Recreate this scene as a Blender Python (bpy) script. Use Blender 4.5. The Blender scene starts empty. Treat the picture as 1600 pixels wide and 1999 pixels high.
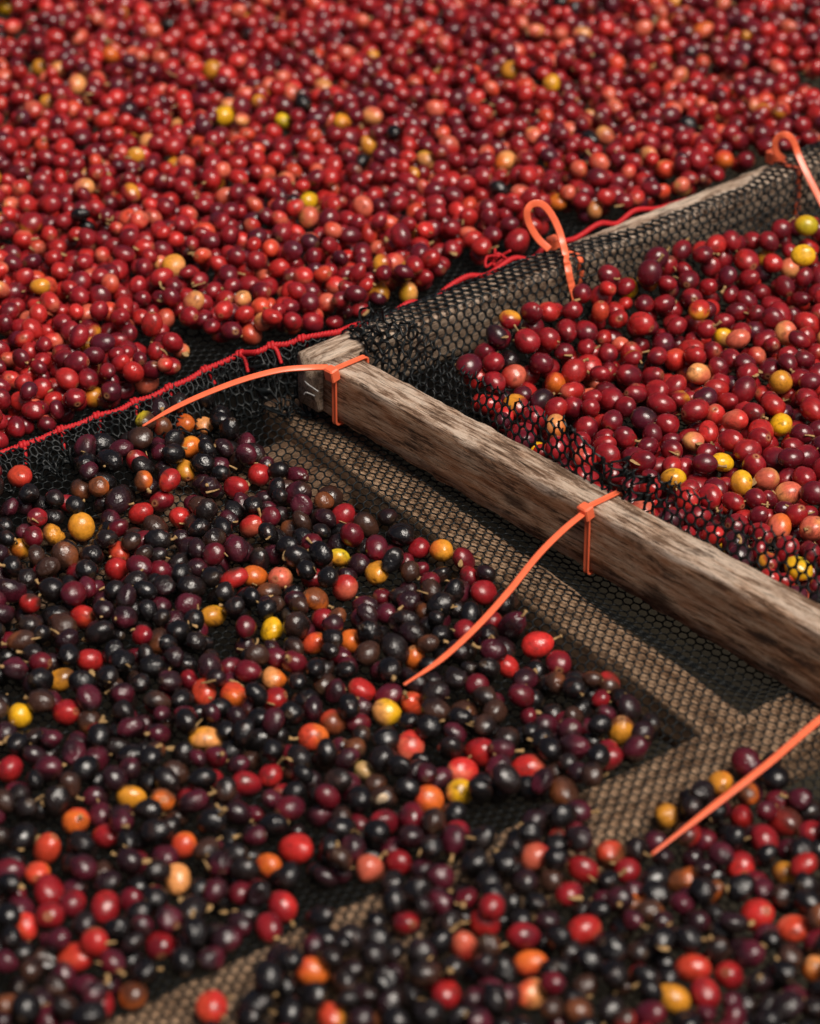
import bpy, math, random
import numpy as np

# ------------------------------------------------------------------ camera, sky, sun, exposure
scene = bpy.context.scene
col = scene.collection
RS = np.random.RandomState(11)
random.seed(5)

PITCH = math.radians(30.76)
DIST = 1.72
FPX = 6343.0                       # focal length in pixels of the 1600 x 1999 photograph
FOCUS = 1.75
cp, sp = math.cos(PITCH), math.sin(PITCH)
CAM = np.array([0.0, -DIST * cp, DIST * sp])
CF = np.array([0.0, cp, -sp]); CU = np.array([0.0, sp, cp]); CR = np.array([1.0, 0.0, 0.0])

cd = bpy.data.cameras.new('camera')
cd.sensor_fit = 'VERTICAL'
cd.sensor_height = 36.0
cd.sensor_width = 36.0
cd.lens = FPX / 1999.0 * 36.0
cd.clip_start = 0.05
cd.clip_end = 200.0
cd.dof.use_dof = True
cd.dof.focus_distance = FOCUS
cd.dof.aperture_fstop = cd.lens / 15.0
cam = bpy.data.objects.new('camera', cd)
cam.location = CAM
cam.rotation_euler = (math.pi / 2 - PITCH, 0, 0)
col.objects.link(cam)
scene.camera = cam

SUN_EL, SUN_AZ = math.radians(60), math.radians(139)      # azimuth clockwise from +Y
world = bpy.data.worlds.new('World'); scene.world = world
world.use_nodes = True
wn = world.node_tree; wn.nodes.clear()
sky = wn.nodes.new('ShaderNodeTexSky'); sky.sky_type = 'NISHITA'
sky.sun_disc = False
sky.sun_elevation = SUN_EL; sky.sun_rotation = SUN_AZ
sky.air_density = 0.7; sky.dust_density = 6.0; sky.ozone_density = 0.5
bg = wn.nodes.new('ShaderNodeBackground'); bg.inputs['Strength'].default_value = 0.05
wo = wn.nodes.new('ShaderNodeOutputWorld')
wn.links.new(sky.outputs[0], bg.inputs[0]); wn.links.new(bg.outputs[0], wo.inputs[0])

sl = bpy.data.lights.new('sun', 'SUN'); sl.energy = 4.3; sl.angle = math.radians(32); sl.color = (1.0, 0.92, 0.82)
sun = bpy.data.objects.new('sun', sl)
sun.rotation_euler = (math.pi / 2 - SUN_EL, 0, math.pi - SUN_AZ)
col.objects.link(sun)

scene.view_settings.view_transform = 'Standard'
scene.view_settings.look = 'None'
scene.view_settings.exposure = -0.12
scene.view_settings.gamma = 1.0
scene.view_settings.use_curve_mapping = False
scene.cycles.max_bounces = 5
scene.cycles.diffuse_bounces = 3
scene.cycles.glossy_bounces = 3

# ------------------------------------------------------------------ coordinates
def at(px, py, z):
    d = CF + CR * ((px - 800.0) / FPX) - CU * ((py - 999.5) / FPX)
    return CAM + d * ((z - CAM[2]) / d[2])

def proj(P):
    v = np.asarray(P, float) - CAM
    dz = v @ CF
    return 800 + FPX * (v @ CR) / dz, 999.5 - FPX * (v @ CU) / dz, dz

O = at(625, 808, 0.0)
TH = math.radians(40.9)
UU = np.array([math.cos(TH), math.sin(TH), 0.0])          # along the far rail, away to the right
VV = np.array([UU[1], -UU[0], 0.0])                        # along the near rail, towards the right
ZZ = np.array([0.0, 0.0, 1.0])

def fr(a, b, z=0.0):
    a = np.asarray(a, float)[..., None]; b = np.asarray(b, float)[..., None]; z = np.asarray(z, float)[..., None]
    return O * np.array([1, 1, 0]) + a * VV + b * UU + z * ZZ

def ab(P):
    q = np.asarray(P, float) - O
    return q @ VV, q @ UU

def sstep(x, e0=0.0, e1=1.0):
    t = np.clip((x - e0) / (e1 - e0), 0, 1)
    return t * t * (3 - 2 * t)

def snoise(x, y, s=0):                                      # cheap smooth 2-d noise
    r = np.random.RandomState(1000 + s)
    o = 0
    for k in range(5):
        ang, f, ph = r.uniform(0, 6.28), r.uniform(0.7, 1.9), r.uniform(0, 6.28)
        o = o + np.sin((x * math.cos(ang) + y * math.sin(ang)) * f + ph)
    return o / 5.0

# ------------------------------------------------------------------ tagging and mesh helpers
def tag(o, label=None, cat=None, group=None, kind=None):
    if label: o['label'] = label
    if cat: o['category'] = cat
    if group: o['group'] = group
    if kind: o['kind'] = kind
    return o

def empty(name, loc):
    o = bpy.data.objects.new(name, None); o.location = loc
    o.empty_display_size = 0.01
    col.objects.link(o)
    return o

def make_mesh(name, verts, faces, mat, smooth=True):
    """faces: list of index arrays (n,3) or (n,4)"""
    me = bpy.data.meshes.new(name)
    verts = np.ascontiguousarray(verts, np.float32)
    me.vertices.add(len(verts)); me.vertices.foreach_set('co', verts.ravel())
    faces = [np.asarray(f, np.int32) for f in faces if len(f)]
    loops = np.concatenate([f.ravel() for f in faces])
    sizes = np.concatenate([np.full(len(f), f.shape[1], np.int32) for f in faces])
    starts = np.concatenate([[0], np.cumsum(sizes)[:-1]]).astype(np.int32)
    me.loops.add(len(loops)); me.loops.foreach_set('vertex_index', loops)
    me.polygons.add(len(sizes)); me.polygons.foreach_set('loop_start', starts)
    me.polygons.foreach_set('use_smooth', np.full(len(sizes), smooth, bool))
    me.update(calc_edges=True)
    if mat: me.materials.append(mat)
    return me

def obj(name, me, parent=None, loc=None):
    o = bpy.data.objects.new(name, me)
    if loc is not None: o.location = loc
    col.objects.link(o)
    if parent is not None:
        o.parent = parent
        o.matrix_parent_inverse.identity()
    return o

def local(verts, parent):
    return np.asarray(verts) - np.array(parent.location)

# ------------------------------------------------------------------ materials
def new_mat(name):
    m = bpy.data.materials.new(name); m.use_nodes = True
    nt = m.node_tree
    return m, nt, nt.nodes['Principled BSDF']

def nd(nt, t, **kw):
    n = nt.nodes.new(t)
    for k, v in kw.items():
        if hasattr(n, k): setattr(n, k, v)
        else: n.inputs[k].default_value = v
    return n

def ramp(nt, stops):
    r = nt.nodes.new('ShaderNodeValToRGB')
    e = r.color_ramp.elements
    while len(e) < len(stops): e.new(0.5)
    for i, (p, c) in enumerate(stops):
        e[i].position = p; e[i].color = (*c, 1)
    return r

def mat_cherry():
    m, nt, b = new_mat('cherry_skin'); L = nt.links.new
    at_ = nd(nt, 'ShaderNodeAttribute', attribute_name='skin')
    geo = nd(nt, 'ShaderNodeNewGeometry')
    n1 = nd(nt, 'ShaderNodeTexNoise', Scale=420.0, Detail=4.0, Roughness=0.6)
    L(geo.outputs['Position'], n1.inputs['Vector'])
    mr = nd(nt, 'ShaderNodeMapRange')
    mr.inputs['From Min'].default_value = 0.3; mr.inputs['From Max'].default_value = 0.7
    mr.inputs['To Min'].default_value = 0.74; mr.inputs['To Max'].default_value = 1.2
    L(n1.outputs['Fac'], mr.inputs['Value'])
    mul = nd(nt, 'ShaderNodeMix', data_type='RGBA', blend_type='MULTIPLY')
    mul.inputs['Factor'].default_value = 1.0
    L(at_.outputs['Color'], mul.inputs[6]); L(mr.outputs[0], mul.inputs[7])
    # pale dust specks and small skin blemishes
    n2 = nd(nt, 'ShaderNodeTexNoise', Scale=1500.0, Detail=2.0)
    L(geo.outputs['Position'], n2.inputs['Vector'])
    sp_ = nd(nt, 'ShaderNodeMapRange')
    sp_.inputs['From Min'].default_value = 0.70; sp_.inputs['From Max'].default_value = 0.78
    sp_.inputs['To Max'].default_value = 0.5
    L(n2.outputs['Fac'], sp_.inputs['Value'])
    mx = nd(nt, 'ShaderNodeMix', data_type='RGBA')
    L(sp_.outputs[0], mx.inputs['Factor']); L(mul.outputs[2], mx.inputs[6]); mx.inputs[7].default_value = (0.16, 0.09, 0.05, 1)
    n5 = nd(nt, 'ShaderNodeTexNoise', Scale=150.0, Detail=5.0, Roughness=0.62, Distortion=0.6)
    L(geo.outputs['Position'], n5.inputs['Vector'])
    br = nd(nt, 'ShaderNodeMapRange'); br.inputs['From Min'].default_value = 0.57; br.inputs['From Max'].default_value = 0.68; br.inputs['To Max'].default_value = 0.62
    L(n5.outputs['Fac'], br.inputs['Value'])
    bx = nd(nt, 'ShaderNodeMix', data_type='RGBA'); L(br.outputs[0], bx.inputs['Factor']); L(mx.outputs[2], bx.inputs[6]); bx.inputs[7].default_value = (0.045, 0.017, 0.011, 1)
    L(bx.outputs[2], b.inputs['Base Color'])
    rr = nd(nt, 'ShaderNodeMapRange')
    rr.inputs['To Min'].default_value = 0.25; rr.inputs['To Max'].default_value = 0.27
    L(at_.outputs['Alpha'], rr.inputs['Value'])
    n3 = nd(nt, 'ShaderNodeMath', operation='MULTIPLY_ADD')
    n6 = nd(nt, 'ShaderNodeTexNoise', Scale=85.0, Detail=3.0); L(geo.outputs['Position'], n6.inputs['Vector'])
    L(n6.outputs['Fac'], n3.inputs[0]); n3.inputs[1].default_value = 0.36
    sub = nd(nt, 'ShaderNodeMath', operation='SUBTRACT'); sub.inputs[1].default_value = 0.18
    L(rr.outputs[0], sub.inputs[0]); L(sub.outputs[0], n3.inputs[2])
    L(n3.outputs[0], b.inputs['Roughness'])
    b.inputs['Specular IOR Level'].default_value = 0.62
    # wrinkled relief where the skin is dry
    n4 = nd(nt, 'ShaderNodeTexNoise', Scale=330.0, Detail=3.0, Distortion=1.2)
    L(geo.outputs['Position'], n4.inputs['Vector'])
    bm = nd(nt, 'ShaderNodeBump'); bm.inputs['Distance'].default_value = 0.0016
    bs = nd(nt, 'ShaderNodeMapRange')
    bs.inputs['To Min'].default_value = 0.06; bs.inputs['To Max'].default_value = 0.38
    L(at_.outputs['Alpha'], bs.inputs['Value'])
    L(bs.outputs[0], bm.inputs['Strength'])
    L(n4.outputs['Fac'], bm.inputs['Height']); L(bm.outputs[0], b.inputs['Normal'])
    return m

def mat_wood(name, pale, mid, dark, stain, stain_amt, rough=0.75, bleach=0.0, knots=()):
    m, nt, b = new_mat(name); L = nt.links.new
    tc = nd(nt, 'ShaderNodeTexCoord')
    wv = nd(nt, 'ShaderNodeTexNoise', Scale=14.0, Detail=2.0)           # the grain wanders
    L(tc.outputs['Object'], wv.inputs['Vector'])
    dsp = nd(nt, 'ShaderNodeVectorMath', operation='MULTIPLY_ADD')
    L(wv.outputs['Color'], dsp.inputs[0]); dsp.inputs[1].default_value = (0.0, .0030, .0030); L(tc.outputs['Object'], dsp.inputs[2])
    def streak(sx, sy, scale, detail, rough_):
        mp = nd(nt, 'ShaderNodeMapping'); mp.inputs['Scale'].default_value = (sx, sy, sy)
        L(dsp.outputs[0], mp.inputs['Vector'])
        n = nd(nt, 'ShaderNodeTexNoise', Scale=scale, Detail=detail, Roughness=rough_)
        L(mp.outputs[0], n.inputs['Vector'])
        return n
    g = streak(20, 150, 1.5, 10.0, .74)
    g2 = streak(34, 800, 1.3, 6.0, .75)
    g3 = streak(26, 70, 1.2, 6.0, .62)
    g5 = streak(45, 110, 1.0, 6.0, .68)
    cr = ramp(nt, [(0.415, dark), (0.47, mid), (0.525, tuple(0.6 * x + .4 * y for x, y in zip(mid, pale))), (0.60, pale)])
    L(g.outputs['Fac'], cr.inputs[0])
    st = ramp(nt, [(0.47, (0, 0, 0)), (0.62, (1, 1, 1))])
    L(g3.outputs['Fac'], st.inputs[0])
    sm = nd(nt, 'ShaderNodeMath', operation='MULTIPLY'); L(st.outputs[0], sm.inputs[0]); sm.inputs[1].default_value = stain_amt
    mx = nd(nt, 'ShaderNodeMix', data_type='RGBA'); L(sm.outputs[0], mx.inputs['Factor'])
    L(cr.outputs[0], mx.inputs[6]); mx.inputs[7].default_value = (*stain, 1)
    last = mx.outputs[2]
    sep = nd(nt, 'ShaderNodeSeparateXYZ'); L(tc.outputs['Object'], sep.inputs[0])
    if bleach:                                                          # sun-bleached upper face, worn off in patches
        zz = nd(nt, 'ShaderNodeMath', operation='MULTIPLY_ADD'); L(g3.outputs['Fac'], zz.inputs[0]); zz.inputs[1].default_value = .016; L(sep.outputs[2], zz.inputs[2])
        z2 = nd(nt, 'ShaderNodeMapRange'); z2.inputs['From Min'].default_value = .0035; z2.inputs['From Max'].default_value = .0075; z2.inputs['To Max'].default_value = bleach
        L(zz.outputs[0], z2.inputs['Value'])
        bl = nd(nt, 'ShaderNodeMix', data_type='RGBA'); L(z2.outputs[0], bl.inputs['Factor']); L(last, bl.inputs[6])
        pr = ramp(nt, [(0.42, (.20, .12, .075)), (0.485, (.58, .42, .31)), (0.56, (.80, .64, .51))])
        L(g.outputs['Fac'], pr.inputs[0]); L(pr.outputs[0], bl.inputs[7]); last = bl.outputs[2]
    ds = ramp(nt, [(0.565, (0, 0, 0)), (0.65, (.62, .62, .62))])          # dark weather stains
    L(g5.outputs['Fac'], ds.inputs[0])
    dm = nd(nt, 'ShaderNodeMix', data_type='RGBA'); L(ds.outputs[0], dm.inputs['Factor']); L(last, dm.inputs[6]); dm.inputs[7].default_value = (.055, .028, .017, 1); last = dm.outputs[2]
    for (kx, kz, kr) in knots:                                          # dark knots on the face
        cx = nd(nt, 'ShaderNodeCombineXYZ'); 
        ax_ = nd(nt, 'ShaderNodeMath', operation='SUBTRACT'); L(sep.outputs[0], ax_.inputs[0]); ax_.inputs[1].default_value = kx
        ax2 = nd(nt, 'ShaderNodeMath', operation='MULTIPLY'); L(ax_.outputs[0], ax2.inputs[0]); ax2.inputs[1].default_value = .38
        az_ = nd(nt, 'ShaderNodeMath', operation='SUBTRACT'); L(sep.outputs[2], az_.inputs[0]); az_.inputs[1].default_value = kz
        L(ax2.outputs[0], cx.inputs[0]); L(az_.outputs[0], cx.inputs[2])
        ln = nd(nt, 'ShaderNodeVectorMath', operation='LENGTH'); L(cx.outputs[0], ln.inputs[0])
        ln2 = nd(nt, 'ShaderNodeMath', operation='MULTIPLY_ADD'); L(g.outputs['Fac'], ln2.inputs[0]); ln2.inputs[1].default_value = kr * 1.4; L(ln.outputs[1], ln2.inputs[2])
        mr = nd(nt, 'ShaderNodeMapRange'); mr.inputs['From Min'].default_value = kr * 1.0; mr.inputs['From Max'].default_value = kr * 1.75
        mr.inputs['To Min'].default_value = .8; mr.inputs['To Max'].default_value = 0
        L(ln2.outputs[0], mr.inputs['Value'])
        km = nd(nt, 'ShaderNodeMix', data_type='RGBA'); L(mr.outputs[0], km.inputs['Factor']); L(last, km.inputs[6]); km.inputs[7].default_value = (.040, .020, .012, 1); last = km.outputs[2]
    ck = ramp(nt, [(0.40, (0.10, 0.07, 0.05)), (0.475, (1, 1, 1))])      # fine dark cracks along the grain
    L(g2.outputs['Fac'], ck.inputs[0])
    mu = nd(nt, 'ShaderNodeMix', data_type='RGBA', blend_type='MULTIPLY'); mu.inputs['Factor'].default_value = 0.8
    L(last, mu.inputs[6]); L(ck.outputs[0], mu.inputs[7])
    L(mu.outputs[2], b.inputs['Base Color'])
    b.inputs['Roughness'].default_value = rough
    b.inputs['Specular IOR Level'].default_value = 0.25
    ad = nd(nt, 'ShaderNodeMath', operation='ADD'); L(g.outputs['Fac'], ad.inputs[0]); L(g2.outputs['Fac'], ad.inputs[1])
    bm = nd(nt, 'ShaderNodeBump'); bm.inputs['Distance'].default_value = 0.0022; bm.inputs['Strength'].default_value = 1.0
    L(ad.outputs[0], bm.inputs['Height']); L(bm.outputs[0], b.inputs['Normal'])
    return m

def mat_plain(name, c, rough, var=0.2, scale=300.0, spec=0.5, bump=0.0):
    m, nt, b = new_mat(name); L = nt.links.new
    geo = nd(nt, 'ShaderNodeNewGeometry')
    n1 = nd(nt, 'ShaderNodeTexNoise', Scale=scale, Detail=4.0)
    L(geo.outputs['Position'], n1.inputs['Vector'])
    cr = ramp(nt, [(0.3, tuple(x * (1 - var) for x in c)), (0.7, tuple(min(1, x * (1 + var)) for x in c))])
    L(n1.outputs['Fac'], cr.inputs[0]); L(cr.outputs[0], b.inputs['Base Color'])
    b.inputs['Roughness'].default_value = rough
    b.inputs['Specular IOR Level'].default_value = spec
    if bump:
        bm = nd(nt, 'ShaderNodeBump'); bm.inputs['Distance'].default_value = bump; bm.inputs['Strength'].default_value = 0.7
        L(n1.outputs['Fac'], bm.inputs['Height']); L(bm.outputs[0], b.inputs['Normal'])
    return m

M_CHERRY = mat_cherry()
M_NET = mat_plain('black_plastic_net', (0.006, 0.0075, 0.008), 0.46, 0.4, 250.0, 0.30)
M_RAIL = mat_wood('weathered_rail_wood', (0.64, 0.42, 0.275), (0.44, 0.225, 0.12), (0.105, 0.047, 0.025), (0.38, 0.135, 0.048), 0.55, bleach=.85, knots=((.155, -.021, .0052), (.262, -.030, .0060), (.335, -.020, .0036), (.41, -.03, .005)))
M_RAIL2 = mat_wood('weathered_far_rail_wood', (0.74, 0.57, 0.43), (0.52, 0.37, 0.26), (0.15, 0.09, 0.06), (0.40, 0.22, 0.12), 0.35, bleach=.7)
M_BATTEN = mat_wood('pale_batten_wood', (0.56, 0.37, 0.235), (0.42, 0.265, 0.16), (0.16, 0.09, 0.05), (0.32, 0.175, 0.09), 0.4)
M_BROWN = mat_wood('brown_batten_wood', (0.34, 0.22, 0.14), (0.22, 0.135, 0.08), (0.06, 0.034, 0.02), (0.2, 0.09, 0.045), 0.5)
M_TIE = mat_plain('orange_plastic', (0.86, 0.155, 0.065), 0.28, 0.08, 200.0)
M_CORD = mat_plain('red_cord_fibre', (0.46, 0.012, 0.016), 0.6, 0.25, 900.0, 0.3, 0.0003)
M_GROUND = mat_plain('bare_ground', (0.026, 0.021, 0.013), 0.9, 0.5, 9.0, 0.2, 0.01)
M_STALK = mat_plain('dry_stalk', (0.34, 0.21, 0.09), 0.75, 0.4, 700.0, 0.2)
M_SEED = mat_plain('pale_seed', (0.66, 0.50, 0.33), 0.5, 0.15, 500.0)
M_STEEL = mat_plain('grey_wire', (0.30, 0.29, 0.28), 0.45, 0.3, 600.0)

# ------------------------------------------------------------------ ground
S = 60.0
g = obj('ground', make_mesh('ground', [(-S, -S, -0.36), (S, -S, -0.36), (S, S, -0.36), (-S, S, -0.36)], [np.array([[0, 1, 2, 3]])], M_GROUND))
tag(g, 'dark bare earth seen through the netting', kind='structure')

# ------------------------------------------------------------------ the red lacing cord's course (seam of near and far netting)
CORD_PX = [(-260, 978, .002), (-130, 930, .002), (0, 885, .003), (45, 869, .004), (82, 856, .004), (119, 839, .005), (155, 828, .006), (190, 812, .007), (228, 803, .008),
           (262, 785, .009), (295, 775, .010), (330, 757, .012), (366, 742, .014), (400, 722, .016), (436, 707, .018), (470, 691, .021),
           (500, 688, .026), (530, 675, .028), (560, 672, .029), (590, 661, .031), (625, 654, .033), (662, 647, .034)]
cord_pts = [at(*p) for p in CORD_PX]
for b, dz in [(.045, -.002), (.065, -.006), (.085, -.001), (.10, -.007), (.115, -.001), (.13, .001), (.145, -.003), (.165, .001), (.18, -.004), (.195, .001), (.215, -.002), (.235, .0015), (.25, -.003), (.265, .001), (.285, -.004), (.31, -.006), (.36, -.012), (.5, -.014), (.9, -.014)]:
    cord_pts.append(fr(-.0225, b, .0335 + dz))
cord_pts = np.array(cord_pts)
_ca, _cb = ab(cord_pts)
def cord_a(b): return np.interp(b, _cb, _ca)
def cord_z(b): return np.interp(b, _cb, cord_pts[:, 2])

# ------------------------------------------------------------------ battens under the netting (axis in the a,b frame)
A0, A1, AW, AZ = np.array([-.045, .008]), np.array([.352, -.036]), .0130, -.0105
B0, B1, BW, BZ = np.array([.372, .10]), np.array([.343, -.62]), .019, -.0125

def seg_dist(a, b, p, q):
    d = q - p; L = np.hypot(*d); d = d / L
    t = (a - p[0]) * d[0] + (b - p[1]) * d[1]
    n = (a - p[0]) * -d[1] + (b - p[1]) * d[0]
    return np.abs(n), t, L

def z_near(a, b):
    base = -.0170 + .0016 * snoise(a * 45, b * 45, 1)
    da, ta, La = seg_dist(a, b, A0, A1)
    wa = 1 - sstep(da, AW * 0.5, AW + .042)
    wa = wa * (1 - sstep(ta - La, 0, .02))
    db, tb, Lb = seg_dist(a, b, B0, B1)
    wb = 1 - sstep(db, BW * 0.5, BW + .036)
    z = base + wa * (AZ + .0026 - base)
    z = np.maximum(z, base + wb * (BZ + .0026 - base))
    # the sheet dips under the near rail, and rises to the lacing at the seam
    z = z - .006 * sstep(b, -.018, .0) * sstep(a, .12, .25) * (1 - wb)
    d = a - cord_a(b)
    z = np.maximum(z, base + .0095 * (1 - sstep(d, .01, .09)) * sstep(-b, .03, .08))
    r = 1 - sstep(d, -.004, .013)
    return z + r * (cord_z(b) - .002 - z) * (0.35 + 0.65 * (1 - sstep(b, -.02, .0)))

def z_far(a, b):
    base = -.014 + .0025 * snoise(a * 30, b * 30, 2)
    d = cord_a(b) - a
    r = 1 - sstep(d, .000, .034)
    return base + r * (cord_z(b) - .004 - base)

def z_right(a, b):
    base = -.016 + .0025 * snoise(a * 35, b * 35, 3)
    r = 1 - sstep(a, .008, .060)
    r2 = 1 - sstep(b, .022, .045)
    return base + r * (.016 - base) + (1 - r) * r2 * .010

# ------------------------------------------------------------------ netting: strands round every hole
NET_OFF_S = [0, 1, 2, 2, 2, 1, 0, -1, -2, -2, -2, -1]
NET_OFF_T = [4, 3, 2, 0, -2, -3, -4, -3, -2, 0, 2, 3]
def net_mesh(name, cells, p, q, mapf, th=.00055, hole=(.83, .82), spikes=None, coarse=False):
    """cells (n,2) integer lattice; mapf(s,t) -> (n,3) points; returns a mesh of strands of lens-shaped section"""
    cells = np.asarray(cells)
    ci = cells[:, 0] * 4 + 2 * (cells[:, 1] & 1); cj = cells[:, 1] * 6
    sel = range(0, 12, 2) if coarse else range(12)
    os_ = np.array([NET_OFF_S[k] for k in sel]); ot_ = np.array([NET_OFF_T[k] for k in sel])
    K = len(os_)
    bi = ci[:, None] + os_; bj = cj[:, None] + ot_
    key = (bi + 100000) * 1000000 + (bj + 100000)
    uq, first, inv = np.unique(key.ravel(), return_index=True, return_inverse=True)
    bs = bi.ravel()[first] * (p / 4); bt = bj.ravel()[first] * (q / 6)
    # rounded hole
    ang = np.arctan2(ot_ * q / 6, os_ * p / 4)
    ax, ay = p / 2 * hole[0], q * 2 / 3 * hole[1]
    e = 2.3
    rad = (np.abs(np.cos(ang) / ax) ** e + np.abs(np.sin(ang) / ay) ** e) ** (-1 / e)
    hs = (ci * (p / 4))[:, None] + rad * np.cos(ang); ht = (cj * (q / 6))[:, None] + rad * np.sin(ang)
    s = np.concatenate([bs, hs.ravel()]); t = np.concatenate([bt, ht.ravel()])
    P = mapf(s, t)
    e_ = 4e-4
    Ps = mapf(s + e_, t) - P; Pt = mapf(s, t + e_) - P
    N = np.cross(Ps, Pt); N /= np.maximum(np.linalg.norm(N, axis=1), 1e-12)[:, None]
    nb = len(bs)
    top = P[:nb] + N[:nb] * th; bot = P[:nb] - N[:nb] * th
    V = np.concatenate([top, bot, P[nb:]])
    n = len(cells)
    bi_ = inv.reshape(n, K); hi = 2 * nb + np.arange(n * K).reshape(n, K)
    b2 = np.roll(bi_, -1, 1); h2 = np.roll(hi, -1, 1)
    F = [np.stack([bi_, hi, h2, b2], -1).reshape(-1, 4), np.stack([b2 + nb, h2, hi, bi_ + nb], -1).reshape(-1, 4)]
    if spikes is not None and len(spikes):                  # frayed stubs of cut strands: (s, t, ds, dt)
        sk = np.asarray(spikes)
        root = mapf(sk[:, 0], sk[:, 1]); tip = mapf(sk[:, 0] + sk[:, 2], sk[:, 1] + sk[:, 3])
        tip = tip + RS.normal(0, .0007, tip.shape)
        side = mapf(sk[:, 0] + .0006, sk[:, 1]) - mapf(sk[:, 0] - .0006, sk[:, 1])
        nn = np.cross(tip - root, side); nn /= np.maximum(np.linalg.norm(nn, axis=1), 1e-9)[:, None]
        base = len(V); m_ = len(sk)
        ring0 = np.stack([root + side * .7, root + nn * .0006, root - side * .7, root - nn * .0006], 1)
        ring1 = np.stack([tip + side * .45, tip + nn * .0004, tip - side * .45, tip - nn * .0004], 1)
        V = np.concatenate([V, ring0.reshape(-1, 3), ring1.reshape(-1, 3)])
        r0 = base + np.arange(m_ * 4).reshape(m_, 4); r1 = r0 + m_ * 4
        F += [np.stack([r0, np.roll(r0, -1, 1), np.roll(r1, -1, 1), r1], -1).reshape(-1, 4), r1]
    return make_mesh(name, V, F, M_NET)

def in_view(P, mx=190, my0=-260, my1=2230):
    x, y, _ = proj(P)
    return (x > -mx) & (x < 1600 + mx) & (y > my0) & (y < my1)

def ground_cells(p, q, ang, keep, span=1.3):
    c, s_ = math.cos(ang), math.sin(ang)
    I, J = np.meshgrid(np.arange(-int(span / p), int(span / p)), np.arange(-int(span / q), int(span / q)))
    I = I.ravel(); J = J.ravel()
    s = (I + .5 * (J & 1)) * p; t = J * q
    x = s * c - t * s_; y = s * s_ + t * c
    P = np.stack([x, y, np.full(len(x), -.012)], 1)
    a, b = ab(P)
    k = in_view(P) & keep(a, b, P)
    return np.stack([I[k], J[k]], 1)

def ground_map(ang, zf, warp=.0009, seed=0):
    c, s_ = math.cos(ang), math.sin(ang)
    def f(s, t):
        ws = warp * snoise(s * 60, t * 60, 20 + seed); wt = warp * snoise(s * 60, t * 60, 40 + seed)
        x = (s + ws) * c - (t + wt) * s_; y = (s + ws) * s_ + (t + wt) * c
        P = np.stack([x, y, np.zeros_like(x)], 1)
        a, b = ab(P)
        P[:, 2] = zf(a, b)
        return P
    return f

NP_, NQ_ = .0052, .0060
NA = math.radians(9)

# near netting
near_net = empty('near_netting', fr(.15, -.15, -.03))
tag(near_net, 'black plastic netting of the near tray holding the dark dried cherries', 'netting')
cells = ground_cells(NP_, NQ_, NA, lambda a, b, P: (b < .030) & (a > cord_a(b) + .008))
me = net_mesh('netting_sheet', cells, NP_, NQ_, ground_map(NA, z_near))
o = obj('netting_sheet', me, near_net); o.location = -np.array(near_net.location)

def strip_cells(ns, nt_, keep=None):
    I, J = np.meshgrid(np.arange(ns), np.arange(nt_)); I = I.ravel(); J = J.ravel()
    c = np.stack([I, J], 1)
    return c if keep is None else c[keep(I, J)]

# crumpled hem hanging below the lacing
hemL = .36
def hem_map(s, t):
    b = -.335 + s
    a = cord_a(b) + .001; z = cord_z(b) + .0005
    k = np.clip(t / .026, -.2, 1.2)
    a = a + .019 * k
    zf_ = z_near(a + .004, b) + .0022
    a = a + .0028 * np.sin(s * 420 + 3 * np.sin(s * 90)) * k + .0022 * snoise(s * 560, t * 500, 7)
    z = z + (zf_ - z) * sstep(k, -.1, .95) + .0034 * (snoise(s * 430, t * 420, 8) + .25) * (0.3 + k) + .0016 * np.sin(s * 610) * k
    return fr(a, b, z)
hp, hq = .0036, .0039
cells = strip_cells(int(hemL / hp), 8)
sp_l = [((i + .5 * (7 & 1)) * hp, 7 * hq + hq * .6, RS.uniform(-.001, .001), RS.uniform(.001, .003)) for i in range(int(hemL / hp))]
sp_l += [(i * hp, -hq * .6, RS.uniform(-.0015, .0015), -RS.uniform(.001, .0035)) for i in range(int(hemL / hp)) if RS.rand() < .6]
o = obj('netting_hem', net_mesh('netting_hem', cells, hp, hq, hem_map, th=.0007, hole=(.66, .64), spikes=sp_l), near_net)
o.location = -np.array(near_net.location)

# far netting
far_net = empty('far_netting', fr(-.25, .1, -.03))
tag(far_net, 'black plastic netting under the wide far tray of red cherries', 'netting')
cells = ground_cells(NP_, NQ_, NA, lambda a, b, P: (a < cord_a(b) - .001) & (a > cord_a(b) - .115) )
o = obj('netting_sheet', net_mesh('far_netting_sheet', cells, NP_, NQ_, ground_map(NA, z_far, seed=1)), far_net)
o.location = -np.array(far_net.location)
def keep_far(a, b, P):
    return (a <= cord_a(b) - .115) & (a > -1.4)
cells = ground_cells(NP_ * 1.6, NQ_ * 1.6, NA, keep_far)
o = obj('netting_sheet', net_mesh('far_netting_sheet', cells, NP_ * 1.6, NQ_ * 1.6, ground_map(NA, z_far, seed=1), coarse=True), far_net)
o.location = -np.array(far_net.location)

# right tray netting: floor, side draped over the far rail, frayed flap behind the near rail
right_net = empty('right_netting', fr(.2, .2, -.03))
tag(right_net, 'black netting of the right tray, draped over the far rail with a frayed edge', 'netting')
cells = ground_cells(NP_, NQ_, math.radians(40.9), lambda a, b, P: (a > .045) & (b > .028))
o = obj('netting_sheet', net_mesh('right_netting_sheet', cells, NP_, NQ_, ground_map(math.radians(40.9), z_right, seed=2)), right_net)
o.location = -np.array(right_net.location)

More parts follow.
